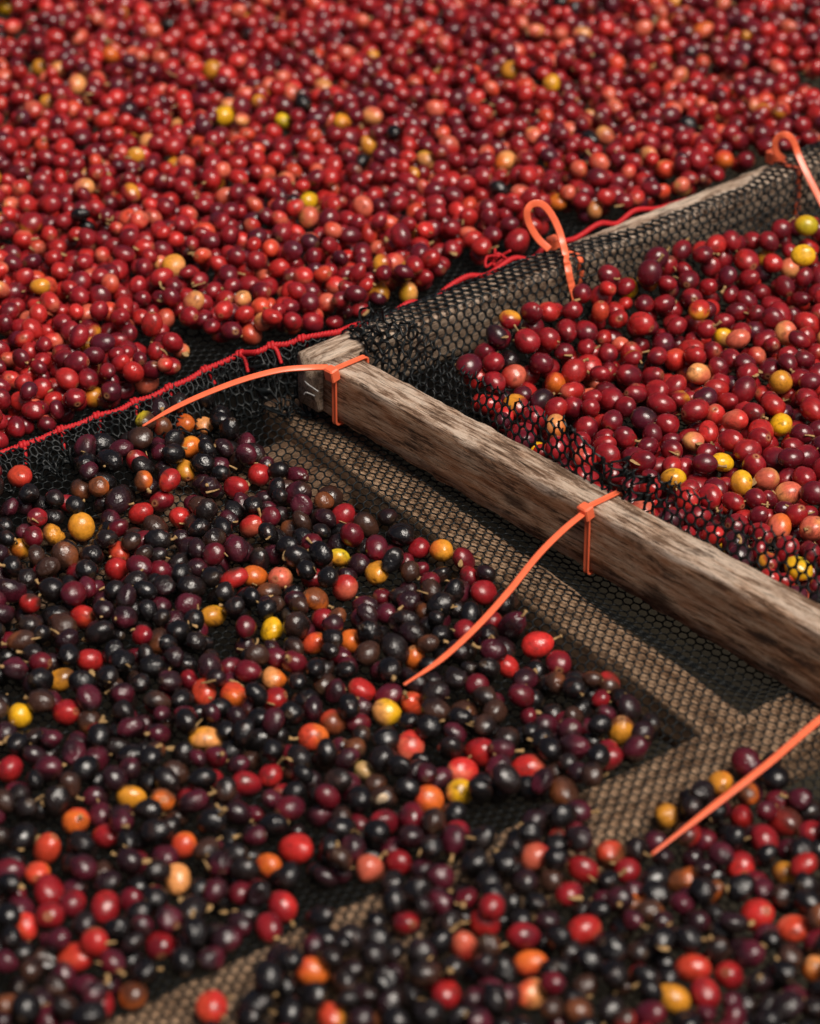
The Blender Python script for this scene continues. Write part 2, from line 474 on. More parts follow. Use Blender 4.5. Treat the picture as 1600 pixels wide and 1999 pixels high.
H2 = .0325                                                    # rail height
def drape_edge(b):                                            # where the upper edge lies: arc length taken off the top
    return np.interp(b, [0, .03, .08, .17, .21, .25, .34, .38, .42, .5, .9], [.0, .0, .000, .003, .009, .0165, .0185, .008, .001, .004, .006])
DR_PROF = np.array([(-.0195, H2 + .0012), (-.010, H2 + .0016), (.0005, H2 + .0014), (.0035, H2 - .0015), (.0055, .022), (.0075, .012), (.0115, .003), (.020, -.006), (.034, -.011), (.055, -.0135), (.10, -.0145)])
_dl = np.concatenate([[0], np.cumsum(np.hypot(*np.diff(DR_PROF, axis=0).T))])
def drape_map(s, t):
    b = .0335 + s
    tt = t + drape_edge(b) * (1 - sstep(t, .0, .07))
    a = np.interp(tt, _dl, DR_PROF[:, 0]); z = np.interp(tt, _dl, DR_PROF[:, 1])
    pl = sstep(b, .12, .2)
    wave = np.sin(b * 2 * math.pi / .0078 + 1.2 * np.sin(b * 55))
    low = sstep(tt, .018, .03)
    a = a + pl * .0011 * wave * low + .0012 * snoise(b * 90, tt * 90, 9) * low
    z = z + .0008 * snoise(b * 120, tt * 100, 10) * (1 - low)
    crm = (1 - sstep(b, .034, .056)) * 1.0                      # bunched end by the corner
    a = a + crm * (.0026 * snoise(b * 900, tt * 420, 11) + .001)
    z = z + crm * (.0028 * snoise(b * 700, tt * 500, 12) + .0012)
    b = b + crm * .002 * snoise(s * 700, t * 500, 13)
    return fr(a, b, z)
dp, dq = .0064, .0052
ns = int(.62 / dp); ntt = int((_dl[-1] - .004) / dq)
cells = strip_cells(ns, ntt)
sp_l = [(i * dp, -dq * .6, RS.uniform(-.0006, .0006), -RS.uniform(.001, .0025)) for i in range(ns)]
o = obj('netting_side', net_mesh('netting_side', cells, dp, dq, drape_map, th=.0008, hole=(.74, .72), spikes=sp_l), right_net)
o.location = -np.array(right_net.location)

def flap_map(s, t):
    a = -.004 + s
    h = t                                                        # height measured up from the tray floor
    top = .071
    k = h / top
    lean = .007 * sstep(k, .45, 1.1) + .006 * np.sin(a * 21 + .6) * k ** 2 + .0045 * np.exp(-((a - .235) / .02) ** 2) * k
    b = .0245 + .012 * (1 - sstep(k, 0, .5)) + lean
    z = -.014 + h * .97
    z = z - .006 * np.exp(-((a - .205) / .022) ** 2) * k - .004 * np.sin(a * 33) * k ** 2
    fold = np.exp(-((a - .218) / .025) ** 2)
    b = b + fold * .0035 * np.sin(a * 900) * k
    crm = 1 - sstep(a, .012, .075)
    b = b + crm * (.0030 * snoise(a * 600, h * 400, 14)) * sstep(k, .4, .8) + .004 * crm * k
    z = z + crm * (.0026 * snoise(a * 500, h * 500, 15)) - .004 * crm * k
    a = a + crm * .002 * snoise(s * 600, t * 600, 16) + fold * .002 * np.sin(s * 500)
    return fr(a, b + .0004 * a, z)
fp, fq = .0066, .0056
nsf = int(.62 / fp); ntf = 12
hgt = [int(round(12.6 + .9 * math.sin(i * .21 + 1) + RS.uniform(-.35, .35))) for i in range(nsf)]
cells = np.array([(i, j) for i in range(nsf) for j in range(hgt[i])])
sp_l = []
for i in range(nsf):
    j = hgt[i] - 1
    x = (i + .5 * (j & 1)) * fp
    sp_l.append((x, j * fq + fq * .62, RS.uniform(-.0012, .0012), RS.uniform(.0012, .0034)))
    if RS.rand() < .5: sp_l.append((x + fp * .45, j * fq + fq * .35, RS.uniform(-.001, .002), RS.uniform(.001, .0025)))
o = obj('netting_flap', net_mesh('netting_flap', cells, fp, fq, flap_map, th=.0009, hole=(.74, .74), spikes=sp_l), right_net)
o.location = -np.array(right_net.location)

# ------------------------------------------------------------------ timber
def timber(name, p0, p1, wdir, w, h0, h1, mat, parent, zt, seed, bev=.0016, seg=150, zt1=None):
    """a worn bar from p0 to p1 (plan points at its reference edge), width along wdir, height h below its top zt"""
    p0 = np.array(p0, float); p1 = np.array(p1, float)
    d = p1 - p0; L = np.linalg.norm(d); d /= L
    zt1 = zt if zt1 is None else zt1
    b_ = bev
    prof = [(b_ * .3, 0), (b_ * 1.2, -.0002), (w * .5, .0002), (w - b_ * 1.2, -.0002), (w - b_ * .3, -b_ * .35), (w, -b_), None]
    n = seg + 1
    xs = np.linspace(0, L, n)
    hh = np.interp(xs, [0, L], [h0, h1]); zz = np.interp(xs, [0, L], [zt, zt1])
    ring = []
    for i in range(n):
        h = hh[i]
        pr = [(b_ * .35, -b_ * .35), (b_ * 1.1, 0), (w * .33, .0002), (w * .66, 0), (w - b_ * 1.1, 0), (w - b_ * .35, -b_ * .35), (w, -b_ * 1.1),
              (w, -h * .33), (w, -h * .66), (w, -h + b_), (w - b_, -h), (w * .5, -h), (b_, -h), (0, -h + b_), (0, -h * .75), (0, -h * .5), (0, -h * .25), (0, -b_ * 1.1)]
        ring.append(pr)
    R_ = np.array(ring)                                          # n, m, 2
    m_ = R_.shape[1]
    idx = np.arange(m_)
    wob = .00045 * snoise(xs[:, None] * 60 + idx * 3.1, idx * 1.7 + 0 * xs[:, None], seed) + .0003 * snoise(xs[:, None] * 260, idx * 2.3 + 0 * xs[:, None], seed + 1)
    edge = np.zeros(m_); edge[[0, 5, 12, 13]] = 1
    wob = wob + edge * .0011 * snoise(xs[:, None] * 330, idx * 5.0 + 0 * xs[:, None], seed + 2)
    cen = np.stack([np.full(n, w / 2), -hh / 2], 1)[:, None, :]
    nr = R_ - cen; nr /= np.linalg.norm(nr, axis=2, keepdims=True)
    R_ = R_ + nr * wob[..., None]
    R_[0] = cen[0] + (R_[0] - cen[0]) * .965; R_[-1] = cen[-1] + (R_[-1] - cen[-1]) * .965
    xs = xs.copy()
    X = np.repeat(xs[:, None], m_, 1)
    V = np.stack([X, R_[..., 0], R_[..., 1] + (zz - zt)[:, None]], -1).reshape(-1, 3)
    V = np.concatenate([V, [[0, w / 2, -h0 / 2], [L, w / 2, -h1 / 2 + zt1 - zt]]])
    q = np.arange(n * m_).reshape(n, m_)
    F4 = np.stack([q[:-1], q[1:], np.roll(q[1:], -1, 1), np.roll(q[:-1], -1, 1)], -1).reshape(-1, 4)
    c0, c1 = n * m_, n * m_ + 1
    F3 = np.concatenate([np.stack([np.full(m_, c0), q[0], np.roll(q[0], -1)], 1), np.stack([np.full(m_, c1), np.roll(q[-1], -1), q[-1]], 1)])
    wdir = np.array(wdir, float)
    if np.cross(d, wdir)[2] < 0:                                  # keep the faces outward
        F4 = F4[:, ::-1]; F3 = F3[:, ::-1]
        V = V * np.array([1, -1, 1])
        wd = -wdir
    else: wd = wdir
    me = make_mesh(name, V, [F4[:, ::-1], F3[:, ::-1]], mat)
    o = bpy.data.objects.new(name, me); col.objects.link(o)
    from mathutils import Matrix
    wd = np.cross(ZZ, d)
    M = Matrix(((d[0], wd[0], 0, p0[0]), (d[1], wd[1], 0, p0[1]), (0, 0, 1, zt), (0, 0, 0, 1)))
    if parent is not None:
        o.parent = parent
        M = Matrix.Translation(-parent.location) @ M
        o.matrix_parent_inverse.identity()
    o.matrix_basis = M
    return o

frame = empty('tray_frame', fr(0, 0, 0))
tag(frame, 'weathered wooden tray frame, two rails meeting at a butt corner', 'wooden frame')
V1 = np.array([math.cos(math.radians(-48.15)), math.sin(math.radians(-48.15)), 0])
N1 = np.array([-V1[1], V1[0], 0])
P0 = fr(.0004, .0018, 0)
r1 = timber('rail', P0, P0 + V1 * .75, N1, .0205, .0315, .0535, M_RAIL, frame, .0315, 50)
r1['label'] = 'brown weathered near rail with pale worn top'
r2 = timber('rail', fr(0, 0, 0), fr(0, .95, 0), -VV, .0195, H2, H2, M_RAIL2, frame, H2, 60)
r2['label'] = 'pale far rail under the draped netting'

def tube_mesh(name, pts, rad, mat, n=6, twist=None, cap=True):
    pts = np.asarray(pts, float); m_ = len(pts)
    rad = np.broadcast_to(rad, (m_,))
    T = np.gradient(pts, axis=0); T /= np.linalg.norm(T, axis=1)[:, None]
    up = np.array([0, 0, 1.0]) if abs(T[0][2]) < .9 else np.array([1.0, 0, 0])
    A = np.cross(T, up); A /= np.maximum(np.linalg.norm(A, axis=1), 1e-9)[:, None]
    B = np.cross(A, T)
    ph = np.arange(n) * 2 * math.pi / n
    if twist is None: rr = rad[:, None] * np.ones(n); pa = ph + np.zeros((m_, 1))
    else:
        L = np.concatenate([[0], np.cumsum(np.linalg.norm(np.diff(pts, axis=0), axis=1))])
        pa = ph + np.zeros((m_, 1))
        lob = np.abs(np.cos(1.5 * (pa - L[:, None] * twist)))
        rr = rad[:, None] * (0.66 + 0.44 * lob)
    V = pts[:, None, :] + rr[..., None] * (np.cos(pa)[..., None] * A[:, None, :] + np.sin(pa)[..., None] * B[:, None, :])
    q = np.arange(m_ * n).reshape(m_, n)
    F = [np.stack([q[:-1], q[1:], np.roll(q[1:], -1, 1), np.roll(q[:-1], -1, 1)], -1).reshape(-1, 4)]
    V = V.reshape(-1, 3)
    if cap:
        V = np.concatenate([V, pts[:1], pts[-1:]])
        c0 = m_ * n
        F.append(np.concatenate([np.stack([np.full(n, c0), np.roll(q[0], -1), q[0]], 1)[:, ::-1], np.stack([np.full(n, c0 + 1), q[-1], np.roll(q[-1], -1)], 1)[:, ::-1]]))
    return V, F

def catmull(P, k=12):
    P = np.asarray(P, float)
    Q = np.concatenate([[2 * P[0] - P[1]], P, [2 * P[-1] - P[-2]]])
    out = []
    t = np.linspace(0, 1, k, endpoint=False)[:, None]
    for i in range(1, len(Q) - 2):
        a, b, c, d = Q[i - 1], Q[i], Q[i + 1], Q[i + 2]
        out.append(.5 * (2 * b + (c - a) * t + (2 * a - 5 * b + 4 * c - d) * t ** 2 + (3 * b - a - 3 * c + d) * t ** 3))
    out.append(P[-1:])
    return np.concatenate(out)

# bent wire nails at the corner
for pts in ([(600, 742, .0225), (606, 748, .022), (616, 755, .0215), (626, 762, .021)], [(598, 768, .013), (602, 764, .0145), (609, 766, .014), (620, 771, .0125)]):
    P = catmull([at(*p) for p in pts], 6)
    P = P - UU * .002
    V, F = tube_mesh('nail', P, .00045, M_STEEL)
    obj('nail', make_mesh('nail', local(V, frame), F, M_STEEL), frame)

def ab3(p): return fr(p[0], p[1], 0)
def batten(p, q, w, zt, h, mat, label, seed):
    d = (q - p) / np.hypot(*(q - p)); nrm = np.array([-d[1], d[0]])
    P, Q = ab3(p - nrm * w), ab3(q - nrm * w)
    wd = nrm[0] * VV + nrm[1] * UU
    o = timber('support_batten', P, Q, wd, 2 * w, h, h, mat, None, zt, seed, seg=60)
    tag(o, label, 'wooden batten', 'battens under the netting')
batten(A0, A1, AW, AZ, .024, M_BATTEN, 'pale wooden batten under the netting beside the near rail', 70)
batten(B0, B1, BW, BZ, .022, M_BATTEN, 'pale wooden batten crossing under the netting in the foreground', 80)
batten(np.array([.012, .02]), np.array([.004, -.5]), .034, -.022, .02, M_BROWN, 'brown board under the netting below the red lacing', 90)

# ------------------------------------------------------------------ cable ties
def ribbon(pts, wdir, w, th, closed=False, rib=True):
    """flat strap swept along pts; wdir is the direction of its width at each point"""
    pts = np.asarray(pts, float); n = len(pts)
    if closed: T = np.roll(pts, -1, 0) - np.roll(pts, 1, 0)
    else: T = np.gradient(pts, axis=0)
    T /= np.linalg.norm(T, axis=1)[:, None]
    W = np.broadcast_to(np.asarray(wdir, float), (n, 3)).copy()
    W -= (W * T).sum(1)[:, None] * T; W /= np.linalg.norm(W, axis=1)[:, None]
    N = np.cross(T, W)
    w = np.broadcast_to(w, (n,))[:, None, None] / 2; th = np.broadcast_to(th, (n,))[:, None, None]
    pr = np.array([(-1, -.4), (-1, .4), (-.72, .5), (-.55, .22), (.55, .22), (.72, .5), (1, .4), (1, -.4), (.8, -.5), (-.8, -.5)])
    V = pts[:, None, :] + W[:, None, :] * (pr[:, 0][None, :, None] * w) + N[:, None, :] * (pr[:, 1][None, :, None] * th)
    m_ = len(pr)
    q = np.arange(n * m_).reshape(n, m_)
    if closed: F = [np.stack([q, np.roll(q, -1, 0), np.roll(np.roll(q, -1, 0), -1, 1), np.roll(q, -1, 1)], -1).reshape(-1, 4)]
    else:
        F = [np.stack([q[:-1], q[1:], np.roll(q[1:], -1, 1), np.roll(q[:-1], -1, 1)], -1).reshape(-1, 4)]
        c = np.concatenate([q[0][None, [9, 0, 7, 8]], q[0][None, [0, 1, 2, 3]], q[0][None, [0, 3, 4, 7]], q[0][None, [4, 5, 6, 7]]])
        e = np.concatenate([q[-1][None, [8, 7, 0, 9]], q[-1][None, [3, 2, 1, 0]], q[-1][None, [7, 4, 3, 0]], q[-1][None, [7, 6, 5, 4]]])
        F += [c, e]
    return V.reshape(-1, 3), F

def rbox(c, ax, ay, az, sx, sy, sz, bv):
    """chamfered block"""
    V = []
    for k, z in enumerate((-1, 1)):
        for inset, zz in ((bv, z * sz), (0, z * (sz - bv))) if z < 0 else ((0, z * (sz - bv)), (bv, z * sz)):
            x, y = sx - inset, sy - inset
            c_ = bv * .8
            for px_, py_ in ((x - c_, -y), (x, -y + c_), (x, y - c_), (x - c_, y), (-x + c_, y), (-x, y - c_), (-x, -y + c_), (-x + c_, -y)):
                V.append(c + ax * px_ + ay * py_ + az * zz)
    V = np.array(V); q = np.arange(32).reshape(4, 8)
    F = [np.stack([q[:-1], np.roll(q[:-1], -1, 1), np.roll(q[1:], -1, 1), q[1:]], -1).reshape(-1, 4)]
    caps = []
    for r_, fl in ((q[0], True), (q[3], False)):
        for k in (0, 2, 4): 
            f = [r_[0], r_[k + 1], r_[k + 2], r_[(k + 3) % 8]] if k < 4 else [r_[0], r_[5], r_[6], r_[7]]
            caps.append(f[::-1] if fl else f)
    F.append(np.array(caps))
    return V, F

def rounded_loop(c, e1, z0, z1, x0, x1, r=.0022, k=5):
    P = []
    for cx, cz, a0 in ((x1 - r, z1 - r, 0), (x0 + r, z1 - r, 90), (x0 + r, z0 + r, 180), (x1 - r, z0 + r, 270)):
        for i in range(k + 1):
            t = math.radians(a0 + 90 * i / k)
            P.append(c + e1 * (cx + r * math.cos(t)) + ZZ * (cz + r * math.sin(t)))
    P = np.array(P)
    out = []
    for i in range(len(P)):
        p, q = P[i], P[(i + 1) % len(P)]
        m_ = max(1, int(np.linalg.norm(q - p) / .003))
        for j in range(m_): out.append(p + (q - p) * j / m_)
    return np.array(out)

def cable_tie(label, base, axis, across, loop, head, head_axes, tail_px, tail_w, tip_taper=True, width=.0034, drape=False):
    t = empty('cable_tie', base)
    V, F = ribbon(loop, axis, width, .0013, closed=True)
    obj('strap', make_mesh('strap', local(V, t), F, M_TIE), t)
    ax, ay, az = head_axes
    V, F = rbox(head, ax, ay, az, .0036, .0030, .0040, .0008)
    obj('head', make_mesh('head', local(V, t), F, M_TIE, smooth=False), t)
    P = catmull([at(*p) for p in tail_px], 14)
    if drape:
        for i_ in range(len(P)):
            if i_ < len(P) * .55: continue
            dr = CAM - P[i_]; dr /= np.linalg.norm(dr)
            for _ in range(60):
                a_, _b = ab(P[i_]); sa = np.interp(-P[i_][2], -DR_PROF[2:, 1], DR_PROF[2:, 0])
                if a_ > sa + .0032 or P[i_][2] > H2 + .004: break
                P[i_] = P[i_] + dr * .0008
    n = len(P); s = np.linspace(0, 1, n)
    w = width * (1 - .12 * sstep(s, .5, .85)) * (1 - .58 * sstep(s, .80, 1.0)) if tip_taper else np.full(n, width)
    T_ = np.gradient(P, axis=0)
    V, F = ribbon(P, np.cross(T_, tail_w), w, .0012 * (1 - .3 * s))
    obj('tail', make_mesh('tail', local(V, t), F, M_TIE), t)
    tag(t, label, 'cable tie', 'orange cable ties on the frame')
    return t

def near_tie(label, a_pos, tail, bot, tw):
    base = P0 + V1 * a_pos
    c = base * np.array([1, 1, 0])
    loop = rounded_loop(c, N1, bot, .0330, -.0014, .0222)
    hd = c - N1 * .0030 + ZZ * .0305
    ax = V1; ay = N1; az = ZZ
    rot = math.radians(12)
    cable_tie(label, c, V1, N1, loop, hd, (ax, ay * math.cos(rot) + az * math.sin(rot), az * math.cos(rot) - ay * math.sin(rot)), tail, tw)

tie_w = np.array([-.25, -.55, .8])
near_tie('orange cable tie at the frame corner with its tail curving over the red lacing', .0115,
         [(640, 717, .0305), (600, 718, .0325), (545, 723, .0325), (475, 741, .029), (400, 769, .023), (335, 799, .016), (278, 832, .0085)], -.0022, tie_w)
near_tie('orange cable tie midway along the near rail, tail resting on a red cherry', .2105,
         [(1138, 1003, .0305), (1100, 1034, .030), (1050, 1084, .026), (990, 1158, .020), (930, 1224, .014), (860, 1288, .009), (788, 1337, .007)], -.0078, tie_w)
near_tie('orange cable tie reaching in from the right edge over the foreground cherries', .428,
         [(1762, 1300, .0305), (1690, 1342, .030), (1600, 1405, .027), (1500, 1490, .022), (1400, 1568, .015), (1272, 1668, .006)], -.0145, tie_w)

def far_tie(label, b_pos, tail):
    c = fr(0, b_pos, 0)
    loop = rounded_loop(c, VV, -.002, H2 + .0008, -.0206, .0012, r=.0022)
    hd = fr(-.0185, b_pos - .004, H2 + .0045)
    cable_tie(label, c, UU, VV, loop, hd, (UU, VV, ZZ), tail, (VV * .9 - UU * .35 + ZZ * .25), tip_taper=False, width=.0042, drape=True)
far_tie('orange cable tie on the far rail with its tail curled in a tall loop', .198,
        [(1072, 487, .037), (1050, 466, .043), (1033, 438, .052), (1028, 414, .060), (1038, 399, .064), (1056, 398, .064), (1072, 413, .059), (1087, 440, .051), (1097, 470, .043), (1105, 505, .0355), (1113, 548, .022), (1124, 590, .010)])
far_tie('orange cable tie with a small loop at the right end of the far rail', .384,
        [(1530, 312, .037), (1516, 298, .043), (1512, 280, .050), (1521, 266, .055), (1537, 264, .056), (1549, 278, .051), (1557, 300, .044), (1575, 340, .034), (1606, 400, .018), (1625, 440, .008)])

# ------------------------------------------------------------------ red lacing cord
lace = empty('lacing_cord', cord_pts[3])
tag(lace, 'twisted red cord lacing the near and far netting together', 'cord')
P = catmull(cord_pts, 26)
V, F = tube_mesh('cord', P, .0017, M_CORD, n=14, twist=1100.0)
obj('cord', make_mesh('cord', local(V, lace), F, M_CORD), lace)
STITCH = [(-30, 896, .011, -26, 932), (45, 869, .012, 50, 907), (119, 839, .013, 124, 880), (190, 812, .014, 194, 845), (262, 785, .016, 266, 822), (330, 757, .018, 334, 787), (400, 722, .021, 419, 750), (470, 691, .024, 484, 727), (530, 675, .028, 549, 710), (590, 661, .031, 598, 676)]
for (x, y, z, x2, y2) in STITCH:
    z = float(np.interp(x, [c_[0] for c_ in CORD_PX], [c_[2] for c_ in CORD_PX]))
    K = at(x, y, z); E = at(x2, y2, z - .008)
    t = np.linspace(0, 1, 46)
    i = int(np.argmin(np.linalg.norm(P - K, axis=1))); T = P[min(i + 4, len(P) - 1)] - P[max(i - 4, 0)]; T /= np.linalg.norm(T)
    n1 = np.cross(T, ZZ); n1 /= np.linalg.norm(n1); n2 = np.cross(n1, T)
    cc = P[i]
    W = cc + T * ((t - .5) * .0040)[:, None] + (n1[None] * np.cos(t * 2 * math.pi * 1.9)[:, None] + n2[None] * np.sin(t * 2 * math.pi * 1.9)[:, None]) * .0015
    V, F = tube_mesh('knot', W, .0013, M_CORD, n=7)
    kn = obj('knot', make_mesh('knot', local(V, lace), F, M_CORD), lace)
    G = catmull([cc + n1 * .0005, cc * .6 + E * .4 + ZZ * .0015 + T * .0006, E], 12)
    V, F = tube_mesh('stitch', G, np.linspace(.0015, .0011, len(G)), M_CORD, n=9, twist=1700.0)
    obj('stitch', make_mesh('stitch', local(V, lace), F, M_CORD), lace)
for k in range(3):                                            # loose fraying loops where the cord runs behind the rail
    c = at(952 + 9 * k, 512 - 5 * k, .030)
    W = np.array([c + np.array([RS.normal(0, .004), RS.normal(0, .003), RS.normal(.001, .003)]) for _ in range(7)])
    V, F = tube_mesh('frayed_end', catmull(W, 8), .0009, M_CORD, n=6)
    obj('frayed_end', make_mesh('frayed_end', local(V, lace), F, M_CORD), lace)

# ------------------------------------------------------------------ cherries: palette (linear base colours)
C = dict(black=(.0060, .0048, .0052), char=(.0115, .0072, .0066), plumblack=(.020, .0065, .0090), brown=(.046, .019, .012), rust=(.15, .045, .016), plum=(.075, .008, .017),
         wine=(.115, .0065, .0125), crimson=(.25, .0105, .0145), red=(.37, .017, .015), bright=(.50, .024, .020), scarlet=(.56, .055, .024), salmon=(.58, .115, .065),
         orange=(.62, .13, .018), amber=(.62, .25, .022), peach=(.68, .28, .09), yellow=(.76, .40, .012), lime=(.55, .41, .015), tan=(.45, .28, .12))
C = {k: np.array(v) for k, v in C.items()}

# (px, py, colour A, colour B, size factor, words)   distinctive cherries, read off the photograph
NEAR = [
 (370,873,'amber','orange',1.0,'amber'),(398,833,'peach','orange',.85,'peach coloured'),(360,827,'orange','scarlet',.95,'orange red'),(362,919,'amber','red',.9,'amber and red'),
 (318,836,'rust','red',.85,'rusty red'),(38,931,'scarlet','bright',1.1,'bright scarlet'),(286,822,'brown','lime',.85,'half yellow half brown'),(505,926,'red','crimson',1.12,'glossy red'),
 (460,953,'crimson','red',1.1,'deep red'),(275,1002,'bright','red',1.12,'large round bright red'),(317,978,'crimson','wine',1.05,'dark red'),(350,1010,'bright','scarlet',.95,'clear red'),
 (158,1028,'amber','scarlet',1.12,'yellow blushed with red'),(104,1044,'rust','amber',1.15,'mottled brown and amber'),(490,1026,'bright','salmon',1.05,'bright red'),(40,1072,'amber','orange',.9,'amber yellow'),
 (232,1078,'scarlet','red',.92,'orange red'),(228,1111,'crimson','red',1.1,'deep red'),(330,938,'red','scarlet',.95,'red'),(160,1204,'bright','scarlet',1.05,'bright red'),
 (416,1202,'amber','yellow',1.02,'amber yellow with a dark scar'),(530,1231,'yellow','yellow',1.08,'lemon yellow oval'),(548,1129,'salmon','peach',1.1,'salmon pink'),(497,1125,'orange','rust',.95,'orange brown'),
 (660,1088,'amber','lime',.88,'small amber'),(735,1119,'amber','bright',1.12,'half yellow half red'),(672,1148,'red','salmon',1.08,'red'),(617,1171,'orange','rust',1.05,'orange brown'),
 (613,1256,'orange','scarlet',.95,'orange'),(686,1252,'orange','scarlet',.98,'orange'),(860,1074,'amber','orange',1.0,'orange yellow'),(817,1071,'crimson','red',.95,'crimson'),
 (905,1092,'wine','crimson',1.0,'dark crimson'),(945,1157,'crimson','red',1.1,'crimson'),(175,1289,'red','crimson',1.05,'red'),(120,1326,'amber','brown',.9,'brown and amber'),
 (40,1396,'yellow','amber',1.05,'warm yellow'),(130,1391,'crimson','red',1.15,'deep red oval'),(398,1351,'scarlet','salmon',1.1,'orange red'),(455,1356,'scarlet','orange',1.1,'orange red'),
 (535,1323,'orange','peach',1.05,'orange'),(400,1444,'amber','peach',1.05,'peach yellow'),(535,1366,'red','crimson',1.02,'red'),(650,1409,'scarlet','rust',1.02,'orange red'),
 (610,1438,'scarlet','orange',1.12,'orange red'),(808,1283,'orange','rust',.95,'orange'),(706,1347,'red','salmon',1.05,'red'),(755,1393,'yellow','peach',1.1,'pale yellow'),
 (808,1374,'orange','scarlet',1.0,'orange'),(800,1456,'salmon','bright',1.15,'salmon red'),(938,1469,'crimson','red',1.25,'large crimson'),(1050,1258,'bright','red',1.12,'bright red'),
 (1090,1293,'wine','crimson',1.12,'wine red'),(990,1301,'red','bright',.92,'red'),(1030,1498,'bright','salmon',1.1,'bright red'),(903,1506,'bright','salmon',1.15,'bright red'),
 (897,1547,'yellow','peach',1.1,'yellow'),(837,1561,'scarlet','orange',1.1,'orange red'),(1100,1546,'rust','brown',1.2,'rusty brown'),(1212,1427,'rust','amber',1.08,'brown cherry with yellow top'),
 (255,1556,'amber','brown',.95,'amber and brown'),(147,1603,'scarlet','orange',1.0,'orange red'),(208,1632,'crimson','red',1.0,'crimson'),(90,1658,'scarlet','salmon',1.15,'orange red'),
 (358,1651,'scarlet','orange',1.0,'orange red'),(345,1717,'peach','orange',1.05,'pale orange'),(580,1657,'bright','red',1.28,'large bright red'),(525,1691,'scarlet','orange',.85,'small orange red'),
 (552,1771,'crimson','bright',1.15,'crimson'),(525,1811,'crimson','wine',1.0,'crimson'),(72,1704,'scarlet','orange',.95,'orange red'),(52,1807,'scarlet','bright',.8,'small orange red'),
 (148,1871,'bright','scarlet',1.12,'bright red'),(185,1841,'red','rust',1.0,'brownish red'),(258,1944,'orange','brown',1.05,'orange and brown'),(412,1966,'scarlet','bright',1.12,'bright orange red'),
 (610,1897,'orange','scarlet',1.1,'orange'),(905,1846,'salmon','bright',1.1,'salmon red'),(1043,1673,'salmon','bright',1.1,'salmon red'),(1190,1669,'rust','scarlet',1.1,'reddish brown'),
 (1222,1701,'crimson','red',1.0,'crimson'),(1407,1529,'orange','amber',1.0,'orange'),(1455,1491,'plum','wine',1.15,'plum purple'),(1300,1591,'brown','amber',1.0,'brown'),
 (1450,1596,'red','crimson',1.0,'red'),(1530,1606,'red','brown',1.25,'large red and brown'),(1445,1691,'crimson','bright',1.1,'crimson'),(1477,1786,'bright','bright',1.25,'large bright red'),
 (1530,1704,'amber','rust',.95,'amber'),(1335,1719,'rust','orange',1.0,'rusty orange'),(1550,1813,'scarlet','salmon',1.05,'orange red'),(1138,1816,'red','salmon',1.15,'red'),
 (945,1801,'crimson','red',1.1,'crimson'),(1350,1891,'bright','scarlet',1.1,'bright red'),(1425,1906,'crimson','red',1.05,'crimson'),(1313,1951,'amber','brown',1.15,'amber yellow'),
 (1375,1941,'crimson','red',1.05,'crimson'),(1035,1881,'scarlet','orange',1.0,'orange red'),(1037,1941,'peach','scarlet',1.1,'peach and red'),(870,1941,'crimson','red',1.1,'crimson'),
 (645,1986,'scarlet','amber',1.0,'orange red'),(720,1698,'salmon','brown',1.05,'half salmon half brown'),(778,1683,'crimson','red',1.0,'crimson'),(1138,1696,'red','crimson',1.0,'red'),
 (745,1560,'brown','black',1.05,'split brown'),(710,1506,'tan','lime',.75,'shrivelled yellow brown'),(1590,1891,'orange','peach',1.0,'orange'),(480,1531,'crimson','wine',1.05,'crimson'),
 (527,1513,'crimson','red',.9,'crimson'),(20,1502,'crimson','red',1.05,'crimson'),(790,1802,'crimson','wine',1.0,'crimson'),(960,1771,'crimson','red',.95,'crimson'),(310,1846,'crimson','wine',1.05,'crimson'),
 (205,1772,'crimson','red',1.1,'crimson'),(95,1740,'crimson','wine',1.1,'crimson'),(140,1762,'wine','crimson',1.05,'dark crimson'),(580,930,'plum','wine',.9,'plum'),(100,928,'crimson','brown',.0,''),
]
NEAR = [n for n in NEAR if n[4] > 0]
RIGHT = [
 (1573,440,'lime','yellow',1.05,'greenish yellow'),(1568,499,'yellow','yellow',1.0,'bright yellow'),(1541,523,'peach','salmon',1.0,'peach coloured'),(1226,562,'yellow','amber',.9,'deep yellow'),
 (1524,829,'yellow','amber',1.1,'large yellow'),(1410,903,'yellow','yellow',.92,'bright yellow'),(1313,936,'yellow','amber',1.12,'golden yellow oval'),(1447,943,'amber','yellow',1.0,'amber'),
 (1363,729,'peach','salmon',1.05,'peach coloured'),(1523,746,'amber','scarlet',1.1,'half yellow half red'),(1412,658,'yellow','peach',.9,'pale yellow'),(1440,662,'salmon','orange',1.0,'salmon'),
 (1084,748,'orange','red',1.05,'orange and red'),(1052,882,'yellow','yellow',1.0,'yellow'),(1084,832,'peach','orange',1.0,'pale orange'),(1558,1110,'yellow','lime',1.05,'yellow'),(1402,1084,'yellow','amber',.95,'yellow'),
 (1352,861,'peach','salmon',.95,'pale peach'),(1497,936,'salmon','peach',1.15,'salmon pink'),(1587,1031,'salmon','peach',1.25,'large salmon'),(1521,1030,'salmon','orange',1.1,'salmon pink'),
 (1396,812,'bright','salmon',1.0,'bright red'),(1317,703,'bright','scarlet',1.1,'bright red'),(1252,630,'red','crimson',1.1,'red'),(1435,820,'salmon','bright',1.1,'salmon red'),
 (1427,860,'crimson','red',1.0,''),(1365,605,'red','amber',1.0,''),
]
